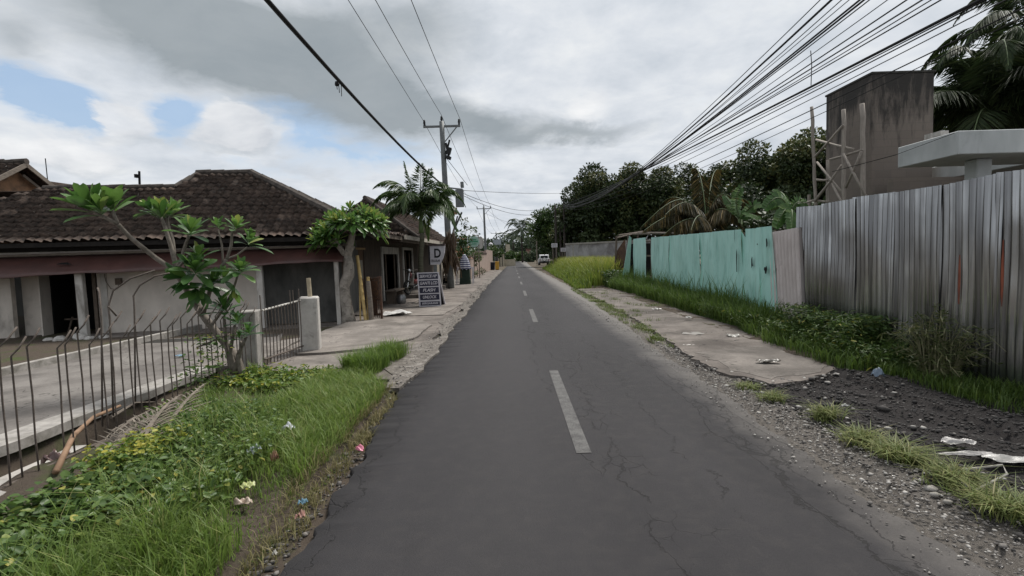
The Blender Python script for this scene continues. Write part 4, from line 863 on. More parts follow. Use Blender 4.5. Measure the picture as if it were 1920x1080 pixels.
T('gappy tall tree with separate leafy clumps above the brown palm', 1362, 284, 440, 110, 58, n=28, seed=5, lr=.28, per=130)
T('broad dark tree rising right of the clumpy tree', 1428, 264, 450, 120, 52, n=34, seed=6)
T('tallest broad dark tree at the right end beside the scaffold', 1510, 240, 450, 140, 48, n=38, seed=7, per=150)
T('dark tree behind the cement tower and right palm', 1640, 250, 450, 150, 42, n=24, seed=8)
T('dark bushy tree filling in behind the coconut palm at far right', 1870, 130, 420, 190, 27, n=34, seed=9, per=160, size=.26)
T('pale green loose tree at the roadside by the three poles', 1038, 372, 478, 84, 74, G_mid, n=24, seed=10, per=110, size=.36, shell=.2, group=None)
T('small dark roadside tree behind the white vehicle', 1018, 425, 490, 44, 104, G_dark, n=14, seed=11, per=80, size=.4, group=None)
T('dark trunked tree directly behind the three right poles', 1062, 395, 480, 70, 64, G_dark, n=22, seed=12, per=100)
tk = []
g_ = np.random.default_rng(77)
for i in range(110):
    px_ = g_.uniform(1062, 1570); Yb = g_.uniform(58, 68) if px_ < 1260 else g_.uniform(44, 62); q = at(px_, g_.uniform(365, 468), Yb); tk.append((np.array(q), (g_.uniform(1.0, 1.9), 1.4, g_.uniform(.9, 1.6))))
for i in range(26): tk.append((np.array((g_.uniform(12, 34), g_.uniform(24, 34), g_.uniform(.5, 3.4))), (1.6, 1.5, 1.4)))
C, D, Nn, L, Tt = lumps_leaves(tk, 230, .40, shell=.3); tag(leafmesh('thicket', C, D, Nn, L, L*.6, G_dark, None, Tt*.6), 'dark undergrowth closing the ground below the row of trees', 'undergrowth', kind='stuff')
# palms ------------------------------------------------------------
def frond(mb, acc, pts, ll, nl=26, wd=.035, hang=.5, plane=None, flat=.15):
    """pts: rachis curve; leaflets on both sides, hanging by `hang`"""
    pts = [Vector(p) for p in pts]; n = 14
    def bez(t):
        q = list(pts)
        while len(q) > 1: q = [q[i].lerp(q[i+1], t) for i in range(len(q)-1)]
        return q[0]
    cv = [bez(k/n) for k in range(n+1)]; mb.tube(cv, [.022*(1-.8*k/n)+.003 for k in range(n+1)], 5)
    for k in range(nl):
        t = .12+.88*k/(nl-1); p = bez(t); tg = (bez(min(1, t+.03))-bez(max(0, t-.03))).normalized(); sd_ = tg.cross(Vector((0, 0, 1)))
        sd_ = sd_.normalized() if sd_.length > .05 else Vector((1, 0, 0)); up_ = sd_.cross(tg)
        l = ll*(math.sin(math.pi*min(1, .18+.82*t)**.8)*.85+.2)
        for sg in (-1, 1):
            d_ = (sd_*sg*(.85-.35*t)+tg*(.45+.6*t)+up_*flat-Vector((0, 0, 1))*hang*random.uniform(.6, 1.3)).normalized()
            acc.append((p, d_, up_, l*random.uniform(.85, 1.1), wd))
def palm(name, label, base, crown, fr_, leaf, trunk_m, r0=.11, r1=.08, ll=.5, nl=26, wd=.04, hang=.5, group=None, tint=None, cat='palm', shaft=None):
    t = empty(name, base, label, cat, group); b = MB(); base, crown = Vector(base), Vector(crown); n = 16
    b.tube([base.lerp(crown, k/n)+Vector((.03*math.sin(k*.5), 0, 0)) for k in range(n+1)], [(r0+(r1-r0)*k/n)*(1.0+.05*(k % 2)) for k in range(n+1)], 10); b.build('trunk', trunk_m, t, True)
    if shaft:
        b = MB(); q = crown+Vector((0, 0, shaft)); b.tube([crown, crown.lerp(q, .3), q], [r1*1.15, r1*1.05, r1*.5], 10); b.build('crownshaft', mat('green_crownshaft', (.13, .19, .07), (.09, .14, .05), 5, .5), t, True); crown = q
    mb = MB(); acc = []
    for p in fr_: frond(mb, acc, [crown]+[crown+Vector(q) for q in p], ll, nl, wd, hang)
    mb.build('frond_stem', trunk_m if tint == 'dry' else M_stem, t)
    C = np.array([list(a[0]) for a in acc]); D = np.array([list(a[1]) for a in acc]); Nn = np.array([list(a[2]) for a in acc]); L = np.array([a[3] for a in acc])
    leafmesh('leaflets', C, D, Nn, L, wd*RNG.uniform(.8, 1.2, len(L)), leaf, t, np.clip(RNG.normal(.5, .22, len(L)), 0, 1), fold=.3)
    return t
G_palm2 = leafmat('dark_palm_leaflet', [(0, (.014, .026, .009)), (.6, (.03, .05, .016)), (1, (.075, .095, .035))], .6, .2, .25)
M_stem = mat('green_stem', (.09, .13, .05), (.06, .09, .035), 6, .6)
M_ptr = mat('ringed_palm_trunk', (.125, .12, .085), (.07, .068, .045), 3, .9, stretch=(1, 1, 14), bmp=.4)
def radial(n, ln, els, seed, drop=.55):
    g_ = random.Random(seed); out = []
    for k in range(n):
        an = 2*math.pi*k/n*1.0+g_.uniform(-.25, .25)+ (k % 2)*.3; e = els[k % len(els)]+g_.uniform(-.1, .1); l = ln*g_.uniform(.85, 1.1)
        hx, hy = math.cos(an), math.sin(an); c_, s_ = math.cos(e), math.sin(e)
        out.append([(hx*l*.35*c_, hy*l*.35*c_, l*.45*s_+l*.1), (hx*l*.85*c_, hy*l*.85*c_, l*.75*s_+l*.05), (hx*l*(.9*c_+.2), hy*l*(.9*c_+.2), l*.75*s_-l*drop*(1.15-s_*.7))])
    return out
pb = Vector((-3.42, 19.2, 0))
palm('palm_tree', 'bright green ornamental palm with smooth trunk in front of the power pole', pb, at(790, 437, 19.2), [
    [(-.25, .1, .5), (-.35, .1, 1.0), (-.55, .1, 1.9)], [(0, .1, .6), (.05, 0, 1.1), (.1, -.1, 1.75)], [(.15, -.1, .6), (.3, -.1, 1.0), (.45, -.2, 1.55)],
    [(-.5, 0, .9), (-1.4, .1, 1.3), (-1.95, .1, .1)], [(-.4, -.3, .7), (-1.1, -.4, .85), (-1.5, -.5, -.45)], [(.5, .1, .9), (1.2, .2, 1.35), (1.65, .2, .25)], [(.5, -.2, .6), (1.0, -.4, .9), (1.3, -.5, -.35)],
    [(-.1, -.5, .8), (-.25, -1.2, 1.0), (-.3, -1.6, -.1)], [(.15, .5, .8), (.3, 1.2, 1.1), (.3, 1.6, .1)], [(-.3, .4, .8), (-.9, 1.0, 1.2), (-1.1, 1.5, .2)], [(.4, .4, .8), (.9, .8, 1.1), (1.1, 1.2, 0)], [(-.3, -.2, .9), (-.9, -.5, 1.5), (-1.5, -.7, .9)], [(.3, -.3, 1.0), (.8, -.5, 1.4), (1.2, -.6, .7)]] + radial(9, 1.75, (.5, .95, .2), 51, .6),
    G_palm, M_ptr, .11, .085, .64, 76, .036, .8, shaft=.75)
palm('coconut_palm', 'large dark coconut palm rising behind the cement tower at upper right', (16.3, 17.5, 0), (16.0, 17.3, 6.0), radial(30, 3.7, (1.15, .2, .7, -.15, .45), 3, .6), G_palm2, M_barkd, .2, .15, 1.05, 90, .05, .8)
palm('coconut_palm', 'second coconut palm with drooping fronds at the extreme right edge', (19.3, 18.6, 0), (19.0, 18.4, 8.4), radial(18, 4.4, (1.2, .1, .6, -.2), 9, .7), G_palm2, M_barkd, .2, .15, 1.05, 80, .05, .9)
cb_ = at(1325, 425, 22.5)
def fx(*pp): return [tuple(at(x, y, Y)-cb_) for x, y, Y in pp]
palm('young_coconut_palm', 'squat browning coconut palm with arching fronds behind the teal fence', (cb_.x, 22.5, 0), cb_, [
    fx((1290, 350, 22), (1262, 365, 21), (1203, 425, 20.5)), fx((1300, 385, 22), (1260, 392, 21), (1208, 432, 20)), fx((1310, 380, 22), (1290, 360, 21), (1248, 402, 20)), fx((1320, 400, 21), (1305, 392, 20), (1296, 432, 19.3)),
    fx((1335, 370, 22), (1350, 335, 22), (1395, 395, 21.5)), fx((1345, 380, 22), (1375, 352, 21.5), (1425, 402, 21)), fx((1335, 380, 22), (1370, 380, 20.5), (1392, 425, 19.8)), fx((1320, 350, 23), (1312, 310, 24), (1300, 315, 25)), fx((1330, 350, 23), (1335, 310, 25), (1350, 318, 26)),
    fx((1300, 380, 23), (1262, 350, 24), (1238, 385, 24)), fx((1340, 380, 24), (1380, 350, 25), (1410, 385, 25)), fx((1310, 400, 21), (1280, 405, 20.5), (1245, 440, 20))],
    G_brown, M_barkd, .2, .18, .85, 96, .06, 1.6)
def bleaf(mb, acc, p0, p1, p2, wd, seed=0):
    """banana leaf: midrib plus blade halves torn into strips"""
    g_ = random.Random(seed); p0, p1, p2 = Vector(p0), Vector(p1), Vector(p2); n = 16; cv = [p0.lerp(p1, t/n).lerp(p1.lerp(p2, t/n), t/n) for t in range(n+1)]
    mb.tube(cv, [.03*(1-.8*t/n) for t in range(n+1)], 6)
    for k in range(2, n):
        tg = (cv[k+1]-cv[k-1]).normalized(); sd_ = tg.cross(Vector((.3, -1, .3))).normalized(); w_ = wd*math.sin(math.pi*(k-1)/(n-.3))**.6
        for sg in (-1, 1): acc.append((cv[k]-tg*.02, sd_*sg+tg*.35-Vector((0, 0, .25+g_.uniform(0, .35))), Vector((0, -1, .6)), w_, (cv[k+1]-cv[k]).length*1.9))
def banana(label, base, leaves, wd, seed):
    t = empty('banana_plant', base, label, 'banana plant', 'banana plants behind the fence'); b = MB(); acc = []
    b.tube([base, leaves[0][0]], [.14, .08], 8)
    for k, (a0, a1, a2) in enumerate(leaves): bleaf(b, acc, a0, a1, a2, wd, seed+k)
    b.build('stem', M_stem, t, True)
    C = np.array([list(a[0]) for a in acc]); D = np.array([list(a[1]) for a in acc]); Nn = np.array([list(a[2]) for a in acc]); L = np.array([a[3] for a in acc]); W_ = np.array([a[4] for a in acc])
    leafmesh('leaf', C, D, Nn, L, W_, G_ban, t, np.clip(RNG.normal(.55, .2, len(L)), 0, 1), fold=.05)
q0 = at(1388, 410, 20); banana('banana plant with one upright pale leaf right of the browning palm', (q0.x, 20, 0), [(q0, at(1372, 375, 20), at(1392, 348, 20)), (q0, at(1410, 375, 19.5), at(1434, 386, 19)), (q0, at(1400, 392, 19), at(1425, 410, 18.5)), (q0, at(1375, 385, 20), at(1358, 365, 20.5))], .30, 5)
q0 = at(1482, 398, 13.5); banana('drooping banana plant beside the scaffold above the zinc fence', (q0.x, 13.5, 0), [(q0, at(1462, 345, 13.5), at(1432, 395, 13.3)), (q0, at(1480, 370, 13.2), at(1452, 430, 13)), (q0, at(1500, 360, 13.5), at(1515, 395, 13.5)), (q0, at(1488, 380, 13), at(1484, 440, 12.8)), (q0, at(1470, 350, 14), at(1455, 362, 14.5))], .25, 15)
# ------------------------------------------------------------------ power poles and cables
M_steel = mat('galvanised_pole', (.17, .18, .18), (.12, .125, .125), 6, .6, metal=.3, bmp=.1)
M_cable = mat('black_cable', (.02, .02, .022), (.015, .015, .016), 5, .7, bmp=0)
M_cableg = mat('grey_wire', (.10, .105, .11), (.08, .08, .085), 5, .6, bmp=0)
M_pole2 = mat('old_wood_pole', (.06, .052, .045), (.035, .03, .026), 5, .9, stretch=(1, 1, .3))
def tpole(label, x0, y0, x1, y1, Y, arm, r, m=None, extra=False, group=None):
    p0, p1 = at(x0, y0, Y), at(x1, y1, Y); p0 = Vector((p0.x, Y, -.1)) if p0.z > -.1 else p0
    t = empty('utility_pole', p0, label, 'utility pole', group); b = MB(); n = 8
    b.tube([p0.lerp(p1, k/n) for k in range(n+1)], [r*(1.15-.35*k/n) for k in range(n+1)], 10); b.build('pole', m or M_steel, t, True)
    z = Vector((0, 0, -.25)); a0, a1 = p1+z+Vector((-arm, 0, 0))*.5, p1+z+Vector((arm, 0, .0))*.5
    if arm:
        b = MB(); b.bar(a0, a1, .10, .10); b.bar(a1+Vector((-.15, 0, 0)), p1+Vector((.05, 0, -1.15)), .05, .05); b.build('crossarm', M_steel, t)
        for q in (a0+Vector((.06, 0, 0)), p1+Vector((0, 0, -.08)), a1-Vector((.06, 0, 0))):
            b = MB(); b.lathe(q+Vector((0, 0, .05)), [(.03, 0), (.06, .04), (.045, .1), (.075, .15), (.05, .21), (.06, .26), (.025, .32)], 10); b.build('insulator', M_cable, t, True)
    if extra:
        b = MB(); q = at(842, 283, Y-.1); b.box(q, (.2, .25, .34), 0, 0, .3); b.box(q+Vector((-.05, 0, -.35)), (.28, .2, .16), 0, 0, .4); b.tube([at(836, 290, Y), at(843, 262, Y-.1)], .05, 8); b.tube([at(836, 268, Y-.1), at(842, 296, Y-.1)], .06, 8); b.build('cutout_switch', M_cable, t)
        b = MB(); b.tube([at(867, 352, Y-.2), at(866, 341, Y-.2)], .09, 8); b.bar(at(840, 352, Y), at(867, 355, Y-.2), .07, .07); b.box(at(862, 372, Y-.3), (.42, .3, .9)); b.build('junction_box', M_steel, t)
        b = MB(); b.box(at(851, 396, Y-.3), (.34, .1, .36)); b.build('notice_plate', mat('tan_board', (.3, .19, .12), (.22, .14, .09), 9, .8), t)
        b = MB(); b.tube([at(852, 430, Y), at(866, 398, Y-.4)], .05, 7); b.tube([at(848, 440, Y), at(858, 405, Y-.3)], .04, 7); b.bar(at(795, 403, Y-.2), at(850, 385, Y-.2), .05, .05); b.build('stay_bracket', M_steel, t)
    return p1, a0, a1
P1 = tpole('tall grey power pole with crossarm beside the bright green palm', 846, 545, 828, 228, 27.5, 1.95, .16, extra=True)
P2 = tpole('second power pole further along the left side of the road', 912, 503, 907, 388, 76, 2.1, .17)
P3 = tpole('farthest small power pole above the grey billboard', 932, 496, 930, 436, 150, 3.0, .2)
cable_n = [0]
def cable(pts3, r, m, label, group, ext=None, n=26, name='overhead_cable'):
    """parabola in Y through three points, optionally run on to Y=ext behind the viewer"""
    A, B_, C_ = sorted((Vector(p) for p in pts3), key=lambda p: p.y); Ys = np.array([A.y, B_.y, C_.y])
    cx = np.polyfit([A.y, C_.y], [A.x, C_.x], 1); cz = np.polyfit(Ys, [A.z, B_.z, C_.z], 2)
    y0 = A.y if ext is None else ext
    pts = [(np.polyval(cx, y), y, np.polyval(cz, y)) for y in np.linspace(y0, C_.y, n)]
    b = MB(); b.tube(pts, r, 5); return tag(b.build(name, m, smooth=True), label, 'cable', group)
lab = ('left', 'middle', 'right')
for k, (px_, q) in enumerate(((653, P1[1]), (704, P1[0]), (771, P1[2]))):
    X0 = q.x+(0, 0, 0)[k]; e = q+Vector((0, 0, .35))
    d = F_*960+R_*(px_-960)+U_*540; Yn = X0/(d.x/d.y) if True else 0
    near = at(px_, 0, Yn); far = Vector((e.x, -22, e.z+.2))
    cable([far, near, e], .011, M_cable, '%s of the three thin high power wires running to the crossarm on the left pole' % lab[k], 'high power wires')
    q2 = (P2[1], P2[0], P2[2])[k]+Vector((0, 0, .3)); md_ = (e+q2)/2-Vector((0, 0, .55)); cable([e, md_, q2], .012, M_cable, '%s high wire between the first and second left poles' % lab[k], 'high power wires')
    q3 = (P3[1], P3[0], P3[2])[k]+Vector((0, 0, .3)); md_ = (q2+q3)/2-Vector((0, 0, .8)); cable([q2, md_, q3], .016, M_cable, '%s high wire between the second and farthest left poles' % lab[k], 'high power wires')
bp = at(852, 362, 27.4)
def bundle(off, r, label):
    a = at(495, 0, 7.6)+Vector(off); c_ = at(755, 295, 17)+Vector(off)*1.4
    A_ = Vector((a.x+.05, a.y, a.z)); cable([A_, c_, bp+Vector(off)], r, M_cable, label, 'low cable bundle on the left', ext=-16)
bundle((0, 0, 0), .036, 'thick black twisted cable sweeping from the top left down to the palm'); bundle((-.07, 0, .03), .011, 'thin wire running just beside the thick twisted cable at left')
b = MB(); q = at(632, 158, 10.6)
for k in range(3): b.tube([q, q+Vector((.05*k-.03, .04, .05)), q+Vector((.04*k, 0, -.10-.07*k))], .008, 5)
b.lathe(q-Vector((0, 0, .03)), [(.04, 0), (.05, .03), (.04, .08)], 8); tag(b.build('cable_tie', M_cable), 'frayed tie on the thick twisted cable over the road verge', 'cable tie')
RP = at(1056, 383, 60); RPs = [('left pole of the dark group of three on the right', 1043, 482, 1041, 385, 60), ('middle pole of the dark group of three on the right', 1052, 484, 1050, 388, 62), ('right pole with small crossbar in the dark group of three', 1059, 484, 1057, 372, 60)]
for lb, x0, y0, x1, y1, Yb in RPs: tpole(lb, x0, y0, x1, y1, Yb, .5 if 'crossbar' in lb else 0, .14, M_pole2, group='three poles on the right')
fan = [(1538, 0, 1233, 288, 5.15, .009), (1559, 0, 1236, 290, 5.2, .020), (1578, 0, 1238, 292, 5.3, .008), (1592, 0, 1240, 289, 5.35, .007), (1612, 0, 1243, 291, 5.3, .016), (1620, 0, 1244, 292, 5.35, .016), (1630, 0, 1246, 290, 5.45, .010), (1664, 0, 1248, 293, 5.5, .007), (1700, 0, 1250, 294, 5.5, .011), (1729, 0, 1251, 292, 5.55, .012), (1746, 0, 1252, 295, 5.6, .008), (1764, 0, 1254, 293, 5.6, .010),
       (1838, 0, 1256, 296, 5.7, .022), (1848, 0, 1262, 298, 5.75, .009), (1858, 0, 1270, 300, 5.8, .010), (1885, 0, 1290, 300, 5.9, .008), (1920, 14, 1330, 296, 6.1, .010), (1920, 32, 1350, 300, 6.2, .007)]
for k, (xa, ya, xc, yc, XA, r) in enumerate(fan):
    da = F_*960+R_*(xa-960)+U_*(540-ya); YA = XA/(da.x/da.y); A_ = at(xa, ya, YA)
    E = RP+Vector((.02*(k % 5)-.05, 0, -.10*(k % 6)))
    dc = F_*960+R_*(xc-960)+U_*(540-yc); rt = dc.x/dc.y; sl_x = (E.x-A_.x)/(E.y-YA); YC = (A_.x-sl_x*YA)/(rt-sl_x)
    Cc = at(xc, yc, YC); Cc.x = A_.x+sl_x*(YC-YA)
    thick = r > .014
    cable([A_, Cc, E], r, M_cable if thick or k % 3 else M_cableg, 'thick black cable in the fan of overhead lines at upper right' if thick else 'thin cable in the fan of overhead lines at upper right', 'fan of overhead cables on the right', ext=-6, n=34)
b = MB(); q = at(1520, 95, 9.3); b.tube([q, q+Vector((.02, 0, -.25)), q+Vector((.01, 0, -.6))], .008, 5); tag(b.build('wire_offcut', M_cableg), 'short loose wire end hanging from the overhead cable fan', 'wire')
for k, (y0, x1, y1, sag, Y1) in enumerate(((357, 1060, 362, .10, 60), (362, 1045, 381, .9, 60), (366, 1042, 388, 1.0, 60))):
    a, c_ = at(867, y0, 27.4), at(x1, y1, Y1); cable([a, (a+c_)/2-Vector((0, 0, sag)), c_], .014, M_cable, ('highest, nearly straight', 'middle, sagging', 'lowest, sagging')[k]+' cable crossing the road between the left and right poles', 'cables crossing the road')
for k, (x0, y0, Y0, x1, y1, Y1, s_) in enumerate(((838, 298, 27.5, 872, 340, 27, 0), (910, 400, 76, 1040, 420, 110, 1.2), (912, 392, 76, 1000, 440, 140, 1))):
    a, c_ = at(x0, y0, Y0), at(x1, y1, Y1+.01); 
    if abs(a.y-c_.y) < 1: c_.y = a.y+1
    cable([a, (a+c_)/2-Vector((0, 0, s_)), c_], .014, M_cable, ('short dropper cable below the switch on the left pole', 'faint cable slanting right from the second left pole', 'faint cable from the second left pole toward the far palm')[k], 'service cables')
# ------------------------------------------------------------------ signs
def text(name, s, m, parent, org, ux, uy, h_, width=None, shear=0, bold=.0, depth=.004):
    """lettering: org = lower left corner, ux / uy = unit axes of the sign face"""
    cu = bpy.data.curves.new(name, 'FONT'); cu.body = s; cu.size = 1; cu.shear = shear; cu.offset = bold; cu.extrude = .02
    ob = bpy.data.objects.new(name, cu); COL.objects.link(ob); dg = bpy.context.evaluated_depsgraph_get(); me = bpy.data.meshes.new_from_object(ob.evaluated_get(dg))
    bpy.data.objects.remove(ob); bpy.data.curves.remove(cu); me.name = name
    V = np.array([v.co[:] for v in me.vertices]); lo, hi = V.min(0), V.max(0); V = V-lo; sz = hi-lo; k = h_/sz[1]; kx = (width/sz[0]) if width else k
    ux, uy = np.array(ux), np.array(uy); nz = np.cross(ux, uy); W_ = np.array(org)+V[:, :1]*kx*ux+V[:, 1:2]*k*uy+(V[:, 2:]/max(sz[2], 1e-6))*depth*nz
    me.vertices.foreach_set('co', W_.astype(np.float32).ravel()); me.update(); me.materials.clear(); return link(name, me, m, parent)
M_navy = mat('navy_panel', (.014, .014, .035), (.011, .011, .028), 6, .4, bmp=0); M_sw = mat('sign_white', (.52, .50, .53), (.44, .42, .45), 6, .5, bmp=0); M_ink = mat('black_ink', (.012, .012, .014), (.01, .01, .012), 6, .5, bmp=0)
af = empty('sidewalk_sign', (-2.85, 17.45, 0), 'white framed navy A-frame board listing phone repair services', 'sign')
p00 = gp(786.5, 577.5); ang = .14; ux = Vector((math.cos(ang), math.sin(ang), 0)); tilt = .09; nrm_ = Vector((-ux.y, ux.x, 0)); uy = Vector((0, 0, 1))*math.cos(tilt)+nrm_*math.sin(tilt); uy = (uy-ux*.035).normalized()
W_, H_ = .735, 1.19; NZ = ux.cross(uy)
def fp(a, z, o=0): return p00+ux*a+uy*z+NZ*o
b = MB()
def slab(mb, a0, a1, z0, z1, o0, o1): mb.add([fp(a, z, o) for o in (o0, o1) for a, z in ((a0, z0), (a1, z0), (a1, z1), (a0, z1))], [(3, 2, 1, 0), (4, 5, 6, 7), (0, 1, 5, 4), (1, 2, 6, 5), (2, 3, 7, 6), (3, 0, 4, 7)])
slab(b, 0, W_, 0, H_, -.03, 0); b.build('front_board', M_sw, af)
rows = [(.96, 1.155, 'SERVICE HP', .10), (.725, .92, 'GANTI LCD', .105), (.49, .685, 'FLASH', .105), (.255, .45, 'UNLOCK', .10), (.075, .205, 'BERGARANSI', .07)]
for z0, z1, s, hh in rows:
    b = MB(); slab(b, .045, W_-.045, z0, z1, 0, .004); pnl = b.build('panel', M_navy, af)
    wd = {'FLASH': .42, 'UNLOCK': .46, 'BERGARANSI': .54}.get(s, .58); text('lettering', s, M_sw, pnl, fp((W_-wd)/2, (z0+z1-hh)/2+.005, .0045), ux, uy, hh, wd, .25, .025)
b = MB(); q = [fp(W_-.03, H_-.02, -.03), fp(.03, H_-.02, -.03)]; f0, f1 = fp(W_+.02, .02, -.03)+Vector((.03, .55, 0)), fp(.05, .02, -.03)+Vector((.03, .55, 0)); b.add(q+[f1, f0]+[p+Vector((0, .025, 0)) for p in q+[f1, f0]], [(3, 2, 1, 0), (4, 5, 6, 7), (0, 1, 5, 4), (1, 2, 6, 5), (2, 3, 7, 6), (3, 0, 4, 7)]); b.build('rear_board', M_ink, af)
b = MB(); b.bar(q[0], f0, .045, .035); b.bar(q[1], f1, .045, .035); b.bar(f0, f1, .03, .03); b.build('rear_leg', M_sw, af)
ds = empty('lightbox_sign', (-2.92, 19.55, 0), 'white lightbox sign with large black D on a short post', 'sign')
YD = 19.5; D0 = at(806.5, 496, YD); kx_ = YD/960*1.002
def dp(px_, py_, o=0): v_ = at(px_, py_, YD); return Vector((v_.x, YD-o, v_.z))
outl = [(807, 496.5), (806.5, 480), (805.5, 461.5), (834, 460.5), (833, 474), (830, 485), (826.5, 492), (824, 496)]
b = MB(); n = len(outl); b.add([dp(*p) for p in outl]+[dp(*p, -.16) for p in outl], [tuple(range(n)), tuple(range(2*n-1, n-1, -1))]+[(i, n+i, n+(i+1) % n, (i+1) % n) for i in range(n)]); fc = b.build('face', M_sw, ds)
b = MB(); b.add([dp(802.5, 461, -.02), dp(805.4, 461.5, -.02), dp(806.9, 496.5, -.02), dp(804, 496, -.02), dp(802.5, 461, -.2), dp(805.4, 461.5, -.2), dp(806.9, 496.5, -.2), dp(804, 496, -.2)], [(0, 1, 2, 3), (7, 6, 5, 4), (0, 3, 7, 4), (3, 2, 6, 7), (1, 0, 4, 5), (2, 1, 5, 6)]); b.build('side_panel', M_ink, ds)
b = MB(); b.box((dp(819, 459, 0).x, YD+.08, dp(819, 459).z), (.62, .3, .05)); b.build('hood', mat('maroon_hood', (.07, .045, .045), (.05, .035, .035), 6, .6), ds)
text('letter', 'D', M_ink, fc, dp(814.5, 483.3, .004), (1, 0, -.02), (0, 0, 1), 17*kx_, 12.3*kx_, 0, .03); text('lettering', 'CELLULAR', M_ink, fc, dp(808.3, 491.6, .004), (1, 0, .02), (0, 0, 1), 4.6*kx_, 17.0*kx_, 0, .02)
b = MB(); b.box((dp(815.5, 500).x, YD+.1, .7), (.12, .1, 1.4)); b.build('post', M_steel, ds)
M_sg = mat('pale_green_sign', (.32, .46, .39), (.28, .42, .35), 6, .5, bmp=0); M_gt = mat('green_lettering', (.03, .22, .11), (.025, .2, .1), 6, .5, bmp=0)
rs = empty('round_sign', (-2.9, 40, 0), 'round pale green hanging sign with three lines of dark green writing', 'sign')
c0 = at(888.5, 453, 40); b = MB(); b.tube([c0, c0+Vector((0, .1, 0))], .43, 28); dsc = b.build('disc', M_sg, rs)
for dz, ww, hh in ((.16, .40, .10), (-.0, .66, .14), (-.19, .42, .08)):
    b = MB(); k = int(ww/.075)
    for i in range(k): b.box((c0.x-ww/2+(i+.5)*ww/k, 39.99, c0.z+dz+.012*(i % 2)), (ww/k*.78, .02, hh*(.8+.2*((i*7) % 3)/2)))
    b.build('lettering', M_gt, dsc)
b = MB(); b.tube([Vector((c0.x+.35, 40.15, 0)), Vector((c0.x+.35, 40.15, c0.z+.45)), Vector((c0.x, 40.1, c0.z+.5))], .04, 7); b.build('post', M_fascia, rs)
o2 = at(901, 455, 43); b = MB(); b.tube([o2, o2+Vector((.02, .12, 0))], .42, 20); o = b.build('oval_sign', M_white); o.scale = (.62, 1, 1.25); o.location = (o2.x*(1-.62), 0, o2.z*(1-1.25)); tag(o, 'blank pale oval sign board behind the round green sign', 'sign')
for lb, x0, y0, x1, y1, Yb in (('higher of two small white notice boards before the dark poles', 1034, 456, 1045, 464, 56), ('lower white notice board beside the right dark pole', 1051.5, 464.5, 1061, 472, 56)):
    a, c_ = at(x0, y1, Yb), at(x1, y0, Yb); t = empty('notice_board', (a.x, Yb, 0), lb, 'sign', 'white notice boards'); b = MB(); b.box(((a.x+c_.x)/2, Yb, (a.z+c_.z)/2), (c_.x-a.x, .05, c_.z-a.z)); bo = b.build('board', M_sw, t)
    b = MB()
    for k in range(3): zz_ = a.z+(c_.z-a.z)*(.25+.25*k); b.box(((a.x+c_.x)/2, Yb-.03, zz_), ((c_.x-a.x)*.7, .008, .035))
    b.build('lettering', M_cableg, bo)
    b = MB()
    for q in (a.x+.15, c_.x-.12): b = MB(); b.box((q, Yb+.05, a.z/2), (.08, .06, a.z+.1)); b.build('post', M_fascia, t)
bbd = empty('billboard', (at(931, 455, 105).x, 105, 0), 'plain grey roadside billboard below the farthest power pole', 'billboard'); a, c_ = at(924.5, 459, 105), at(939.5, 449, 105)
b = MB(); b.box(((a.x+c_.x)/2, 105, (a.z+c_.z)/2), (c_.x-a.x, .15, c_.z-a.z)); b.build('board', mat('grey_board', (.30, .33, .36), (.25, .28, .31), 3, .6), bbd)
for q in (a.x+.3, c_.x-.3): b = MB(); b.box((q, 105.1, a.z/2), (.15, .15, a.z)); b.build('post', M_steel, bbd)
cs = empty('upright_sign', (at(952, 466, 95).x, 95, 0), 'tall narrow cream sign board on the far left roadside', 'sign'); a, c_ = at(948.5, 473, 95), at(956, 458, 95)
b = MB(); b.box(((a.x+c_.x)/2, 95, (a.z+c_.z)/2), (c_.x-a.x, .2, c_.z-a.z)); b.build('board', mat('cream_board', (.42, .38, .29), (.36, .32, .25), 4, .7), cs); b = MB(); b.box(((a.x+c_.x)/2, 95.1, a.z/2), (.2, .15, a.z)); b.build('post', M_fascia, cs)
# ------------------------------------------------------------------ far left roadside
st_ = empty('roadside_stall', (-2.95, 31.5, 0), 'small white framed stall with dark green cover on the pavement', 'stall')
sx0, sx1 = at(857, 520, 31.5).x, at(887, 520, 31.5).x
b = MB(); t_ = 1.02
for x_ in (sx0, sx1):
    for y_ in (31.2, 32.0): b.box((x_, y_, t_/2), (.045, .045, t_))
for y_ in (31.2, 32.0): b.bar((sx0, y_, t_), (sx1, y_, t_), .04, .04)
b.build('frame', M_sw, st_)
b = MB(); b.box(((sx0+sx1)/2, 31.62, .48), (sx1-sx0-.30, .62, .94), 0, 0, 0, .8); b.build('cover', mat('dark_green_tarp', (.022, .04, .026), (.015, .028, .02), 4, .7, bmp=.6, bscale=12), st_)
M_str, nt, bs = nodes('striped_cloth'); sx = nt.nodes.new('ShaderNodeSeparateXYZ'); nt.links.new(pos(nt), sx.inputs[0])
fr_ = math_(nt, 'FRACT', math_(nt, 'MULTIPLY', sx.outputs[2], 7.6)); nt.links.new(mix(nt, math_(nt, 'GREATER_THAN', fr_, .52), (.03, .033, .10), (.55, .55, .60)), bs.inputs['Base Color'])
cx_ = at(871, 500, 31.4).x; V = []; nn_ = 36; pr = [(.02, 1.84), (.10, 1.80), (.12, 1.72), (.19, 1.64), (.25, 1.5), (.30, 1.3), (.33, 1.12), (.37, .92)]
for r, z in pr:
    for k in range(nn_):
        an = 2*math.pi*k/nn_; rr = r*(1+.11*math.sin(an*7+.6)*(1.85-z)*1.2); V.append((cx_+rr*math.cos(an)*1.0, 31.5+rr*math.sin(an)*.6, z-(.04*math.sin(an*9) if z < 1 else 0)))
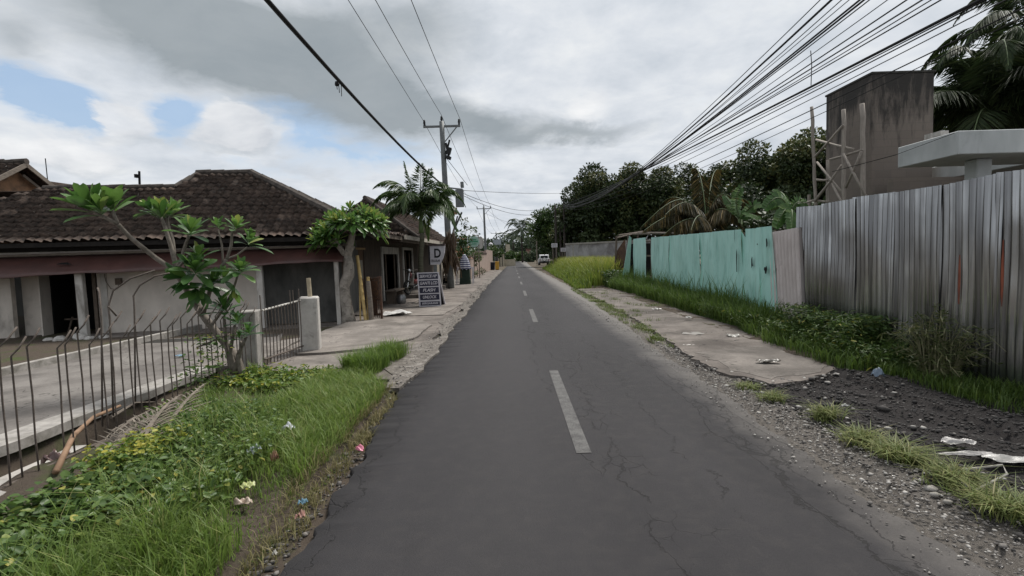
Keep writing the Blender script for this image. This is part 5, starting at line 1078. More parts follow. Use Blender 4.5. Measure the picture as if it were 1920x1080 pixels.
Fq = [(j*nn_+k, j*nn_+(k+1) % nn_, (j+1)*nn_+(k+1) % nn_, (j+1)*nn_+k) for j in range(len(pr)-1) for k in range(nn_)]
o = npmesh('striped_cloth', V, [np.array(Fq)], M_str, smooth=True); tag(o, 'navy and white striped cloth flaring down over the small stall', 'cloth')
b = MB(); b.box((-3.55, 28.2, .36), (.75, .5, .72)); pt = b.build('plinth', M_post, bevel=.03); tag(pt, 'low grey cement plinth with a dark opening beside the pole', 'plinth')
b = MB(); b.box((-3.6, 27.945, .42), (.34, .02, .3)); b.build('opening', M_dark, pt)
df = empty('dry_palm_fronds', (-3.6, 27, 0), 'hanging brown dead palm fronds around the foot of the power pole', 'dead fronds'); mb = MB(); acc = []
for k in range(30):
    tp_ = at(random.uniform(836, 852), random.uniform(425, 470), 26.9+random.random()*.7); ft = tp_+Vector((random.uniform(-.45, .45), random.uniform(-.4, .2), -random.uniform(1.0, 1.9))); frond(mb, acc, [tp_, tp_.lerp(ft, .4)+Vector((random.uniform(-.2, .2), -.2, .15)), ft], .45, 26, .07, 1.6)
mb.build('stem', M_fascia, df); leafmesh('leaflets', np.array([list(a[0]) for a in acc]), np.array([list(a[1]) for a in acc]), np.array([list(a[2]) for a in acc]), np.array([a[3] for a in acc]), .05, G_dry, df, np.clip(RNG.normal(.35, .2, len(acc)), 0, 1))
def bush(name, label, cat, px_, top, bot, wd, Y, leaf, seed, n=14, per=130, size=.22, lr=.42, group=None, trunk=True, shell=.3):
    per = per*2.2; ct = at(px_, (top+bot)/2, Y); rx = wd/2/960*Y*.85; rr = (bot-top)/2/960*Y*.85; t = empty(name, (ct.x, Y, 0), label, cat, group)
    b = MB(); limbs(b, (ct.x, Y, -.05), (ct.x, Y, ct.z+rr*.3), rx, rr, 6, max(.02, .05*rx), seed); b.build('trunk', M_bark, t, True)
    C, D, Nn, L, T_ = lumps_leaves(crown_lumps(ct, rx, rx*.8, rr, n, min(rx, rr)*lr*1.2, seed), per, size, shell=shell); leafmesh('crown', C, D, Nn, L, L*.55, leaf, t, T_); return t
G_bou = leafmat('bougainvillea_leaf', [(0, (.02, .05, .012)), (.6, (.05, .105, .025)), (.8, (.10, .14, .03)), (.88, (.42, .18, .10)), (1, (.5, .26, .16))], .5, .3)
bush('flowering_shrub', 'tall green shrub with pale orange blossoms behind the striped cloth', 'shrub', 866, 412, 500, 46, 35, G_bou, 31, 18, 170, .2)
bush('shrub', 'bright yellow-green shrub around the post of the round green sign', 'shrub', 893, 460, 500, 30, 42, G_pale, 32, 10, 110, .24)
bush('potted_shrub', 'left low rounded shrub at the foot of the pink wall', 'shrub', 889, 503, 521, 16, 39.5, G_pale, 33, 9, 160, .13, trunk=False)
bush('potted_shrub', 'right low dark rounded shrub at the foot of the pink wall', 'shrub', 904, 501, 515, 16, 46, G_mid, 34, 9, 160, .14, trunk=False)
bush('thin_tree', 'slim tree with tufted top against the sky left of the second power pole', 'tree', 871, 398, 440, 26, 37, G_dark, 35, 7, 110, .2, lr=.3)
bush('thin_tree', 'small dark tufted tree just left of the second power pole', 'tree', 893, 415, 470, 26, 50, G_mid, 36, 8, 110, .25, lr=.34)
bush('roadside_tree', 'dark leafy tree over the pink wall behind the bins', 'tree', 930, 456, 484, 36, 72, G_mid, 37, 12, 90, .35)
bush('roadside_tree', 'bushy tree overhanging the far left bend of the road', 'tree', 952, 470, 503, 30, 92, G_mid, 38, 12, 80, .45)
bush('roadside_tree', 'dense green tree closing the end of the road', 'tree', 972, 472, 500, 34, 150, G_mid, 39, 14, 40, .7)
bush('roadside_tree', 'dark tree right of the end of the road', 'tree', 997, 462, 500, 30, 130, G_blue, 40, 14, 45, .6)
bush('roadside_tree', 'tall far bluish tree left of the far palm', 'tree', 958, 445, 500, 26, 190, G_blue, 41, 14, 26, .9)
bush('roadside_tree', 'far bluish tree right of the far palm', 'tree', 990, 440, 500, 26, 180, G_blue, 42, 14, 26, .9)
q = at(978, 432, 125); palm('palm_tree', 'distant grey-green palm above the end of the road', (q.x, 125, 0), q, radial(18, 5.2, (1.1, .2, .7, -.1), 21, .6), G_blue, M_barkd, .25, .18, 1.4, 26, .16, .6)
q = at(962, 446, 140); palm('palm_tree', 'smaller distant palm leaning left above the end of the road', (q.x, 140, 0), q, radial(12, 5.5, (.6, .1, .3), 23, .5), G_blue, M_barkd, .22, .16, 1.5, 20, .2, .5)
pw = empty('pink_wall', (-3, 54, 0), 'low pinkish plastered boundary wall along the left pavement', 'wall'); M_pink = mat('pink_plaster', (.36, .275, .235), (.29, .22, .185), 2.5, .9, stretch=(1, 1, .4), c3=(.24, .2, .16), s3=1.2)
def wseg(mb, y0, x0, y1, x1, z, th=.18): mb.bar((x0, y0, z/2-.05), (x1, y1, z/2-.05), th, z+.1)
b = MB(); wseg(b, 38.5, -3.15, 47, -3.05, 1.62); wseg(b, 47, -3.05, 57, -2.8, 1.98); wseg(b, 57, -2.8, 67, -2.5, 2.42); b.box((-5.0, 67, 1.2), (5.0, .2, 2.4)); b.build('wall', M_pink, pw)
b = MB(); wseg(b, 47, -3.05, 57, -2.8, .06, .3); b.bar((-3.15, 38.5, 1.66), (-3.05, 47, 1.66), .3, .08); b.bar((-3.05, 47, 2.02), (-2.8, 57, 2.02), .3, .08); b.build('coping', M_tile2, pw)
M_bn = mat('navy_bin_plastic', (.012, .018, .035), (.01, .014, .028), 6, .5); M_by = mat('yellow_bin_plastic', (.52, .30, .045), (.42, .25, .04), 6, .5)
for lb, nm, x0, x1, Yb, m_, nz in (('dark navy wheeled rubbish bin beside the yellow bin', 'rubbish_bin', 914, 928, 63, M_bn, 1.0), ('yellow rubbish bin at the kerb by the pink wall', 'rubbish_bin', 928.5, 936, 62, M_by, 1.08)):
    a, c_ = at(x0, 500, Yb), at(x1, 500, Yb); t = empty(nm, ((a.x+c_.x)/2, Yb, 0), lb, 'bin', 'rubbish bins'); wd = c_.x-a.x; b = MB(); b.box((t.location.x, Yb, nz*.47), (wd*.9, .55, nz*.84), 0, 0, 0, 1.12); b.build('body', m_, t, bevel=.03)
    b = MB(); b.box((t.location.x, Yb, nz*.93), (wd*1.04, .64, .08)); b.build('lid', m_, t, bevel=.02); b = MB(); b.tube([(t.location.x-wd*.4, Yb+.25, .08), (t.location.x+wd*.4, Yb+.25, .08)], .08, 10); b.build('wheel', M_blk, t)
gb = empty('gatehouse', (at(943, 490, 84).x, 84, 0), 'cream gatehouse with pillars and flat roof beyond the bins', 'building'); M_cream = mat('cream_plaster', (.42, .37, .28), (.34, .3, .23), 3, .85)
x0, x1 = at(932, 490, 84).x, at(946.5, 490, 84).x; b = MB(); b.box(((x0+x1)/2, 85.4, 1.1), (x1-x0, .15, 2.2)); b.box((x0+.1, 84.6, 1.1), (.2, 1.6, 2.2)); b.build('wall', M_wall2, gb); b = MB(); b.box(((x0+x1)/2, 84.6, 2.26), (x1-x0+.3, 2.0, .16)); b.build('roof', M_white, gb)
for k in range(3): b = MB(); b.box((x0+.25+(x1-x0-.45)*k/2, 84, 1.1), (.28, .28, 2.2)); b.build('pillar', M_cream, gb)
b = MB(); b.box((x1+.8, 84.5, .55), (1.9, .2, 1.1)); b.build('low_wall', M_cream, gb)
pk = empty('pink_shop_front', (at(991, 474, 150).x, 150, 0), 'small pink building front at the far end of the road', 'building'); a, c_ = at(987, 481, 150), at(995, 467, 150)
b = MB(); b.box(((a.x+c_.x)/2, 151, c_.z/2), (c_.x-a.x, 2, c_.z)); b.build('wall', mat('pink_paint', (.42, .25, .22), (.34, .2, .18), 3, .8), pk); b = MB(); b.box(((a.x+c_.x)/2, 149.9, c_.z+.1), (c_.x-a.x+.4, 2.6, .2)); b.build('roof', M_tile2, pk); b = MB(); b.box(((a.x+c_.x)/2, 149.96, 1.0), (.8, .06, 2)); b.build('door', M_dark, pk)
b = MB(); q = at(920, 459, 90); b.lathe(q-Vector((0, 0, .4)), [(.05, 0), (.3, .15), (.4, .4), (.3, .65), (.05, .8)], 14); gl = empty('globe_lamp', (q.x, 90, 0), 'white globe lamp on a post above the far left wall', 'street lamp'); b.build('globe', M_sw, gl, True); b = MB(); b.tube([(q.x, 90, 0), (q.x, 90, q.z-.4)], .05, 6); b.build('post', M_steel, gl)
# far grey wall on the right
gw = empty('boundary_wall', (9, 55, 0), 'long stained grey wall behind the yellow grass', 'wall'); M_gw = mat('mottled_grey_wall', (.34, .335, .34), (.20, .195, .20), 1.2, .9, c3=(.12, .11, .11), s3=.7, stretch=(1, 1, .7))
a, c_ = at(1061, 458, 55), at(1200, 451, 52); b = MB(); b.bar((a.x, 55, (a.z-.2)/2), (c_.x+3, 51.5, (a.z-.2)/2+.08), .2, a.z+.2); b.build('wall', M_gw, gw); b = MB(); b.bar((a.x-.05, 55, a.z+.02), (c_.x+3, 51.5, a.z+.12), .34, .16); b.build('coping', M_post, gw)
for k in range(4): b = MB(); x_ = a.x+.8+k*2.2; b.box((x_, 54.75-.45*k*.8, a.z/2), (.25, .25, a.z)); b.build('pier', M_post, gw)
# white SUV seen from behind
def suv(loc):
    t = empty('parked_car', loc, 'white off-road car parked facing away on the right roadside', 'car'); L0 = Vector(loc); M_wp = mat('white_car_paint', (.62, .62, .62), (.58, .58, .58), 5, .3, bmp=0, spec=.5); M_gl = mat('car_glass', (.012, .014, .016), (.01, .012, .014), 5, .08, bmp=0, spec=.6)
    def fr2(a, d, z): return L0+Vector((d, a, z))
    b = MB(); b.prism([(.05, .42), (0, .75), (.03, 1.05), (.15, 1.12), (3.0, 1.10), (4.15, 1.0), (4.3, .7), (4.3, .42)], -.84, .84, fr2); b.prism([(.1, 1.12), (.28, 1.66), (.5, 1.74), (2.2, 1.74), (2.9, 1.12)], -.76, .76, fr2); b.build('body', M_wp, t, bevel=.05)
    b = MB(); b.add([fr2(.11, d, 1.17) for d in (-.62, .62)]+[fr2(.235, d, 1.56) for d in (.56, -.56)], [(0, 1, 2, 3)])
    for s_ in (-1, 1): b.add([fr2(.5, s_*.77, 1.2), fr2(2.5, s_*.77, 1.2), fr2(2.1, s_*.77, 1.62), fr2(.6, s_*.77, 1.62)], [(0, 1, 2, 3)])
    b.build('window', M_gl, t)
    b = MB(); b.box(fr2(-.06, 0, .50), (1.7, .2, .28)); b.build('bumper', M_blk, t, bevel=.03)
    for s_ in (-1, 1):
        b = MB(); b.box(fr2(-.01, s_*.72, .88), (.14, .06, .34)); b.build('tail_light', M_red, t)
        for a in (.8, 3.45): b = MB(); b.tube([fr2(a, s_*.62, .34), fr2(a, s_*.86, .34)], .34, 16); w_ = b.build('wheel', M_blk, t); b = MB(); b.tube([fr2(a, s_*.85, .34), fr2(a, s_*.875, .34)], .2, 12); b.build('rim', M_chr, w_)
    b = MB(); b.tube([fr2(-.12, .0, .98), fr2(-.28, .0, .98)], .33, 18); sw_ = b.build('spare_wheel', M_blk, t); b = MB(); b.tube([fr2(-.281, 0, .98), fr2(-.31, 0, .98)], .27, 18); b.build('cover', M_wp, sw_)
    b = MB(); b.box(fr2(-.17, -.1, .56), (.45, .02, .14)); b.build('number_plate', M_ink, t)
suv((at(1020.5, 497, 85).x, 84.5, -.02))
b = MB(); b.tube([at(1007, 500, 95), at(1006, 452, 95)], .09, 7); tag(b.build('thin_post', M_fascia), 'pale slim post at the roadside left of the white car', 'post')
# ------------------------------------------------------------------ frangipanis
LT = np.array([(0, 0), (.12, .12), (.40, .36), (.70, .5), (.90, .34), (1, 0), (.90, -.34), (.70, -.5), (.40, -.36), (.12, -.12), (.40, 0), (.70, 0), (.9, 0)])   # (along, across)
LF = [(0, 1, 2, 10), (10, 2, 3, 11), (11, 3, 4, 12), (0, 10, 8, 9), (10, 11, 7, 8), (11, 12, 6, 7)]; LT3 = [(12, 4, 5), (12, 5, 6)]
def bigleaves(name, recs, m, parent, tint):
    """recs: (base, direction, up, length, width, droop)"""
    V = []; q = []; t3 = []; tn = []
    for k, (p, d, up, L, W, dr) in enumerate(recs):
        d = Vector(d).normalized(); s_ = d.cross(Vector(up)); s_ = s_.normalized() if s_.length > .05 else Vector((1, 0, 0)); u_ = s_.cross(d)
        for a, c in LT: V.append(tuple(Vector(p)+d*a*L+s_*c*W+u_*(abs(c)*W*.28)-Vector((0, 0, 1))*dr*L*a*a))
        n = k*len(LT); q += [tuple(n+i for i in f) for f in LF]; t3 += [tuple(n+i for i in f) for f in LT3]; tn += [tint[k]]*len(LT)
    return npmesh(name, V, [np.array(q), np.array(t3)], m, parent, tn, smooth=True)
def rosette(recs, tints, c, axis, n, L, W, base=.5, spread=1.0, droop=.25):
    axis = Vector(axis).normalized(); a = axis.cross(Vector((.3, 1, .2))).normalized(); b_ = axis.cross(a)
    for k in range(n):
        an = k*2.4+random.uniform(-.2, .2); t = (k+.5)/n; el = (.25+1.15*t)*spread; d = axis*math.cos(el)+(a*math.cos(an)+b_*math.sin(an))*math.sin(el)
        recs.append((Vector(c)-axis*L*.25*t, d, axis+Vector((0, 0, .3)), L*random.uniform(.75, 1.1)*(.7+.45*t), W*random.uniform(.85, 1.15)*(.75+.35*t), droop*t)); tints.append(min(1, max(0, random.gauss(base, .17)+(.25 if t < .25 else 0)-(0.1 if t > .7 else 0))))
M_fb = mat('frangipani_bark', (.20, .175, .15), (.115, .098, .08), 14, .85, bmp=.4, c3=(.075, .065, .05), s3=5)
M_fb2 = mat('white_frangipani_bark', (.31, .28, .245), (.19, .168, .145), 10, .85, bmp=.6, bscale=50, c3=(.10, .088, .072), s3=6, lo3=.52, hi3=.66)
fg = empty('frangipani', at(452, 702, 7.2), 'young frangipani with sprawling bare branches and big leaves by the wire fence', 'tree')
def br(mb, pts, r0, r1, Y, dY=0):
    n = len(pts); P_ = [at(x, y, Y+dY*k/max(1, n-1)) for k, (x, y) in enumerate(pts)]; Q = []
    for i in range(n-1):
        for k in range(3): Q.append(P_[i].lerp(P_[i+1], k/3))
    Q.append(P_[-1]); m_ = len(Q); mb.tube(Q, [r0+(r1-r0)*k/(m_-1) for k in range(m_)], 8); return P_[-1]
Yf = 7.2; b = MB(); recs = []; tn = []
gb_ = at(453, 702, Yf); tr0 = at(432, 655, Yf)
b.tube([Vector((gb_.x+.02, gb_.y, -.08)), gb_, at(444, 675, Yf), tr0], [.075, .07, .064, .06], 9)
br(b, [(432, 655), (406, 624), (380, 590)], .06, .05, Yf); br(b, [(380, 590), (365, 565), (345, 532), (331, 510)], .055, .045, Yf, -.1)
e = br(b, [(331, 510), (291, 483), (266, 463), (242, 443), (221, 420)], .034, .026, Yf-.1, -.35)
def ros(x, y, Y, L, W=None, n=12, ax=(0, -.1, 1), bs_=.5, spread=1.0, droop=.25): rosette(recs, tn, at(x, y, Y), ax, n+4, L*1.16, (W or L*.32)*1.1, bs_, spread, droop)
br(b, [(221, 420), (187, 403), (172, 392)], .026, .02, Yf-.45, -.1); ros(166, 385, Yf-.55, .36, .13, 13, (-.35, -.2, .9), .6, .72, .12); ros(188, 392, Yf-.6, .30, .11, 8, (0, -.3, 1), .5)
br(b, [(221, 420), (212, 398), (208, 388)], .024, .018, Yf-.45, .05); ros(212, 384, Yf-.4, .34, .125, 12, (.1, -.1, 1), .6, .72, .12)
br(b, [(331, 510), (327, 486), (320, 460), (309, 425), (303, 408)], .036, .022, Yf-.1, .1); ros(302, 402, Yf, .30, .10, 15, (0, -.2, 1), .65, .75, .12)
br(b, [(327, 480), (324, 450), (316, 425), (313, 405)], .026, .018, Yf, .2); ros(322, 398, Yf+.2, .28, .09, 13, (.3, 0, 1), .6); ros(281, 392, Yf-.1, .22, .07, 8, (-.5, 0, .8), .45)
br(b, [(331, 510), (340, 485), (348, 458), (354, 442)], .026, .018, Yf-.1, -.05); ros(357, 432, Yf-.15, .30, .10, 15, (.25, -.2, 1), .42)
br(b, [(322, 512), (336, 500), (352, 480)], .02, .015, Yf-.1, -.15)
ros(366, 505, Yf-.3, .36, .11, 17, (.35, -.5, .8), .28, 1.05, .3); ros(345, 520, Yf-.3, .32, .10, 12, (-.7, -.4, .3), .25, .9, .3); ros(372, 480, Yf-.2, .26, .09, 8, (.2, -.2, 1), .45); ros(395, 530, Yf-.2, .28, .085, 10, (.5, -.3, .5), .3, 1.0, .35); ros(420, 520, Yf-.1, .24, .08, 8, (.3, -.3, .6), .45, 1.0, .35); ros(372, 545, Yf-.25, .26, .08, 9, (.2, -.6, -.3), .25, 1, .2)
br(b, [(380, 590), (388, 566), (396, 535), (410, 507), (425, 486)], .034, .024, Yf, -.05); br(b, [(425, 486), (433, 462), (435, 436), (441, 432)], .022, .015, Yf-.05); ros(443, 424, Yf-.05, .22, .075, 11, (.25, 0, 1), .6)
br(b, [(418, 492), (416, 460), (409, 430)], .016, .011, Yf-.05); ros(408, 421, Yf-.05, .17, .06, 7, (-.2, 0, 1), .4)
br(b, [(425, 486), (445, 478), (463, 464)], .015, .012, Yf-.05, .05); ros(468, 452, Yf, .24, .08, 9, (.4, -.1, .9), .6)
br(b, [(395, 612), (415, 585), (436, 548), (446, 515)], .022, .014, Yf, -.2); ros(450, 505, Yf-.2, .26, .085, 16, (.3, -.3, 1), .5, 1.05, .35); ros(440, 545, Yf-.2, .17, .06, 6, (0, -.3, -1), .8, .8)
b.build('trunk', M_fb, fg, True); bigleaves('leaves', recs, G_fran, fg, tn)
b.tube([at(430, 722, 7.1), at(425, 670, 7.1), at(421, 620, 7.1), at(416, 585, 7.12)], [.075, .06, .045, .03], 8)
f3_at = at(440, 705, 7.1)
f3 = empty('frangipani', f3_at, 'low dark leafed frangipani shoots in front of the concrete post', 'shrub'); b = MB(); recs = []; tn = []
for pts, (x, y), L, n_ in (([(436, 700), (424, 650), (420, 592)], (421, 578), .30, 18), ([(442, 702), (432, 660), (440, 610)], (444, 602), .24, 14), ([(452, 705), (446, 665), (462, 632)], (466, 622), .22, 14), ([(438, 702), (452, 655), (451, 640)], (449, 632), .18, 9)):
    br(b, pts, .035, .018, 7.1, -.05); rosette(recs, tn, at(x, y, 7.0), (0, -.25, 1), n_, L, L*.27, .22, 1.05, .2)
b.build('trunk', M_fb, f3, True); bigleaves('leaves', recs, G_fran, f3, tn)
ft = empty('frangipani_tree', gp(655, 606), 'white barked frangipani tree with round leafy head at the house corner', 'tree'); b = MB(); recs = []; tn = []; Yt = 13.62
g0 = gp(655, 606); b.tube([Vector((g0.x, g0.y, -.1)), at(652, 585, Yt), at(646, 555, Yt), at(645, 535, Yt), at(654, 515, Yt), at(654, 495, Yt), at(651, 480, Yt)], [.20, .16, .155, .15, .15, .14, .12], 12)
b.tube([at(646, 545, Yt), at(640, 534, Yt)], [.10, .06], 8)
br(b, [(651, 482), (656, 460), (661, 438), (662, 425)], .12, .07, Yt); br(b, [(650, 482), (640, 468), (630, 456), (632, 442), (636, 425)], .085, .04, Yt, -.2); br(b, [(630, 456), (615, 452), (605, 450)], .045, .03, Yt-.1, -.2); br(b, [(658, 470), (664, 462)], .05, .03, Yt)
for k in range(46):
    an, rr = random.uniform(0, 6.28), random.random()**.5; x = 660+58*rr*math.cos(an); y = 418-26*(1-rr**2)+random.uniform(-3, 14)*1.0; dY = .75*rr*math.sin(an)
    p = at(x, y, Yt+dY); s_ = at(660+(x-660)*.25, 432, Yt+dY*.3); b.tube([s_, s_.lerp(p, .6)+Vector((0, 0, -.03)), p], [.03, .022, .016], 5)
    rosette(recs, tn, p, (math.cos(an)*rr*.9, math.sin(an)*rr*.9, .8), 19, .36, .09, .6, 1.1, .5)
for k in range(14):
    x, y = random.uniform(588, 640), random.uniform(432, 452); p = at(x, y+ (640-x)*.05, Yt-.2+random.uniform(-.4, .3)); s_ = at(612, 452, Yt-.2); b.tube([s_, p], [.025, .015], 5); rosette(recs, tn, p, (-.4+random.uniform(-.3, .4), random.uniform(-.5, .3), .8), 17, .33, .085, .6, 1.1, .5)
b.build('trunk', M_fb2, ft, True); bigleaves('leaves', recs, G_fran, ft, tn)
# ------------------------------------------------------------------ grass and weeds
G_tuft = leafmat('tuft_blade', [(0, (.07, .11, .025)), (.45, (.15, .19, .055)), (.75, (.25, .245, .10)), (1, (.36, .31, .17))], .6, .3)
def on_ground(P, dz=0): return np.column_stack([P, gzv(P)+dz])
vg = [(-1.55, 2.2), (-1.46, 3.2), (-1.50, 5.2), (-1.72, 6.2), (-1.95, 7.0), (-2.4, 7.35), (-3.3, 7.25), (-3.95, 7.7), (-4.05, 7.0), (-3.8, 5.6), (-3.1, 4.9), (-2.8, 4.2), (-2.9, 3.2), (-2.8, 2.0), (-2.2, 1.2)]
P = on_ground(scatter(vg, 15000)); clump = .5+.5*np.sin(P[:, 0]*3.1+1.7*np.sin(P[:, 1]*1.9))*np.sin(P[:, 1]*2.3+P[:, 0]); edge_ = np.clip((-1.42-P[:, 0])/.6, .25, 1)
near = P[:, 1] < 3.4
grass('verge_grass', P, (.05+.24*clump**1.6)*edge_, .0055, G_grass, 1.1, tint=.35+.4*clump, label='green verge grass growing between the road edge and the wire fence', cat='grass')
P = on_ground(scatter([(-1.55, 3.6), (-1.6, 6.3), (-2.6, 7.1), (-2.7, 5.5), (-2.2, 4.4)], 9000, 90, .22)); grass('verge_grass', P, .21, .006, G_grass, 1.0, tint=.66, label='taller bright grass clumps along the middle of the left verge', cat='grass')
P = on_ground(scatter([(-1.9, 2.2), (-2.1, 4.6), (-2.9, 5.6), (-3.2, 5.2), (-2.75, 3.2), (-2.6, 2.0)], 3000, 120, .10)); grass('verge_grass', P, .34, .005, G_grass, 1.0, tint=.62, label='loose long grass blades mixed through the left weeds', cat='grass')
P = on_ground(scatter([(-1.5, 1.6), (-1.6, 2.9), (-2.5, 3.0), (-3.0, 2.0)], 6500, 40, .16)); grass('verge_grass', P, .22, .006, G_grass, .9, tint=.6, label='bright grass at the near left corner of the verge', cat='grass')
P = on_ground(scatter([(-1.5, 2.4), (-1.34, 3.0), (-1.40, 6), (-1.6, 6.6), (-1.7, 4)], 2200, 60, .07)); grass('verge_grass', P, .10, .005, leafmat('dry_grass', [(0, (.10, .10, .035)), (.6, (.19, .17, .07)), (1, (.30, .25, .14))], .7, .3), 1.2, label='short dry grass fringe at the left road edge', cat='grass')
P = on_ground(scatter([(-2.0, 7.0), (-1.78, 8.8), (-2.15, 9.1), (-2.55, 7.4)], 3200, 20, .12), .03); grass('grass_tuft', P, .30, .007, G_grass, .8, tint=.45, kind=None, label='grass tuft growing through the pavement just past the verge', cat='grass tuft')
def weeds(name, label, P, hmin, hmax, L, W, m, tint, flat=.5):
    n = len(P); z = P[:, 2]+RNG.uniform(hmin, hmax, n); C = np.column_stack([P[:, :2]+RNG.normal(0, .02, (n, 2)), z]); d = rand_dirs(n); d[:, 2] = d[:, 2]*.35-.05; Nn = unit(np.array([0, 0, 1.])*flat+RNG.normal(0, .35, (n, 3))+np.array([0, 0, .4]))
    o = roundmesh(name, C, d, Nn, L*RNG.uniform(.6, 1.3, n), W*RNG.uniform(.7, 1.2, n), m, None, np.clip(RNG.normal(tint, .26, n), 0, 1)); return tag(o, label, 'weeds', kind='stuff')
P = on_ground(scatter([(-1.95, 3.0), (-2.0, 4.4), (-2.5, 5.2), (-3.3, 5.6), (-3.8, 5.2), (-2.9, 3.6), (-2.5, 2.8)], 6500, 70, .14)); weeds('weeds', 'small leaved green weeds in the middle of the left verge', P, .02, .24, .05, .032, G_weed, .5)
P = on_ground(scatter([(-2.5, 2.2), (-2.4, 3.2), (-2.6, 4.0), (-3.05, 4.0), (-3.15, 3.2), (-3.1, 2.0)], 6500, 60, .12)); P[:, 2] += .05*np.sin(P[:, 0]*5); weeds('weeds', 'broad leaved dark creeper heap at the lower left corner', P, .02, .27, .06, .05, G_weed, .5)
P = on_ground(scatter([(-2.7, 3.75), (-2.75, 4.35), (-3.1, 4.4), (-3.25, 3.7), (-2.9, 3.5)], 900, 30, .13)); weeds('weeds', 'yellow leaved weed patch near the foot of the fence', P, .12, .30, .045, .034, G_yel, .55)
P = on_ground(scatter([(-3.0, 6.4), (-2.4, 6.9), (-2.7, 7.5), (-4.0, 7.5), (-4.1, 6.6)], 1700, 40, .13)); weeds('weeds', 'green and yellow croton like weeds at the foot of the frangipani', P, .02, .15, .07, .04, G_yel, .35)
P = on_ground(scatter([(-3.75, 6.0), (-4.1, 6.0), (-4.15, 7.0), (-3.8, 7.0)], 380, 8, .12)); weeds('weeds', 'thin upright weeds climbing the fence left of the frangipani', P, .05, .75, .07, .035, G_weed, .5)
fr_edge = [(4.5, 6.2), (4.55, 8.8), (4.72, 11), (4.68, 13.5), (4.72, 21.5), (4.55, 24.5), (5.9, 26), (5.75, 22), (5.38, 10.5), (5.38, 6.3)]
P = on_ground(scatter([(4.75, 9.5), (4.65, 13), (4.68, 22), (4.5, 25), (6.0, 26), (5.72, 21), (5.4, 10)], 15000, 260, .16)); hh = .42+.30*RNG.random(len(P))*np.clip((P[:, 0]-4.5), .3, 1); grass('tall_grass', P, hh, .016, G_dgrass, .65, tint=.45, label='tall dark green grass along the foot of the teal fence', cat='grass')
P = on_ground(scatter([(5.0, 11), (5.1, 24), (5.6, 24), (5.4, 11)], 700, 60, .12)); grass('tall_grass', P, .95, .014, G_dgrass, .5, tint=.5, label='few long grass stalks standing against the teal boards', cat='grass')
P = on_ground(scatter([(4.3, 6.5), (4.35, 8.8)]+fr_edge[2:4]+[(5.4, 13), (5.38, 6.6)], 6000, 120, .15)); grass('tall_grass', P, .42*(.5+.5*np.clip((P[:, 0]-4.3)/.9, 0, 1)), .010, G_dgrass, .9, tint=.5, label='wild grass mixed into the weeds below the grey panel and zinc fence', cat='grass')
P = on_ground(scatter(fr_edge[:4]+[(5.4, 13), (5.38, 6.6)], 8500, 160, .15)); weeds('weeds', 'dense low dark weeds along the slab below the grey panel and zinc fence', P, .02, .34, .07, .024, G_weed, .5)
P = on_ground(scatter([(4.55, 7.0), (4.9, 9.6), (5.35, 9.6), (5.35, 7.1)], 3200, 20, .16)); weeds('weeds', 'taller weedy mound at the foot of the zinc fence corner', P, .2, .62, .09, .024, G_weed, .5)
P = on_ground(scatter([(4.75, 4.3), (4.55, 6.4), (5.4, 7.2), (5.4, 4.0)], 3600, 40, .14)); grass('verge_grass', P, .16, .008, G_dgrass, .9, tint=.5, label='low grass at the foot of the zinc fence', cat='grass')
P = on_ground(scatter([(2.86, 8.7), (3.12, 12.5), (3.2, 24), (2.75, 24), (2.62, 14), (2.58, 9.5)], 5200, 46, .10)); grass('verge_grass', P, .085, .009, G_tuft, 1.3, tint=.35, label='low yellowish grass strip between the road and the right slab', cat='grass')
P = on_ground(scatter([(3.0, 24.2), (3.25, 34), (3.6, 60), (5.5, 62), (9, 55), (7.5, 34), (6.0, 27), (4.5, 25)], 22000, 300, .5)); hz = .26+1.0*np.clip((P[:, 0]-3.4-(P[:, 1]-25)*.012)/1.6, 0, 1)
grass('field_grass', P, hz, .04, G_ygrass, .6, tint=.25+.45*np.clip((P[:, 0]-3.6)/2.2, 0, 1), label='bright yellow green tall grass field beyond the teal fence', cat='grass')
P = on_ground(scatter([(4.5, 24.5), (4.6, 29), (6.2, 29), (6.0, 26)], 2600, 26, .25)); weeds('weeds', 'dark bushy weeds at the far end of the teal fence', P, .05, .75, .16, .09, G_weed, .15)
P = on_ground(scatter([(4.7, 60), (6.0, 78), (7.8, 78), (7.8, 60)], 2500, 40, .4)); weeds('weeds', 'leafy roadside growth in front of the white car', P, .05, .8, .35, .2, G_mid, .4)
fw = []; g_ = np.random.default_rng(5)
for k in range(90): fw.append((np.array((g_.uniform(-45, 45), g_.uniform(175, 240), g_.uniform(.5, 7.5))), (g_.uniform(3, 5), 3.5, g_.uniform(2.2, 3.6))))
C, D, Nn, L, Tt = lumps_leaves(fw, 22, 1.1, shell=.3); tag(leafmesh('far_wood', C, D, Nn, L, L*.6, G_blue, None, Tt), 'far wooded mass closing the view beyond the end of the road', 'wood', kind='stuff')
P = np.column_stack([scatter([(3.0, 12), (3.1, 23), (4.7, 23), (4.7, 12)], 900, 26, .08), np.full(900, .01)]); grass('grass_tuft', P, .09, .007, G_tuft, 1.3, tint=.3, label='small grass sprigs growing through cracks of the right slab', cat='grass')
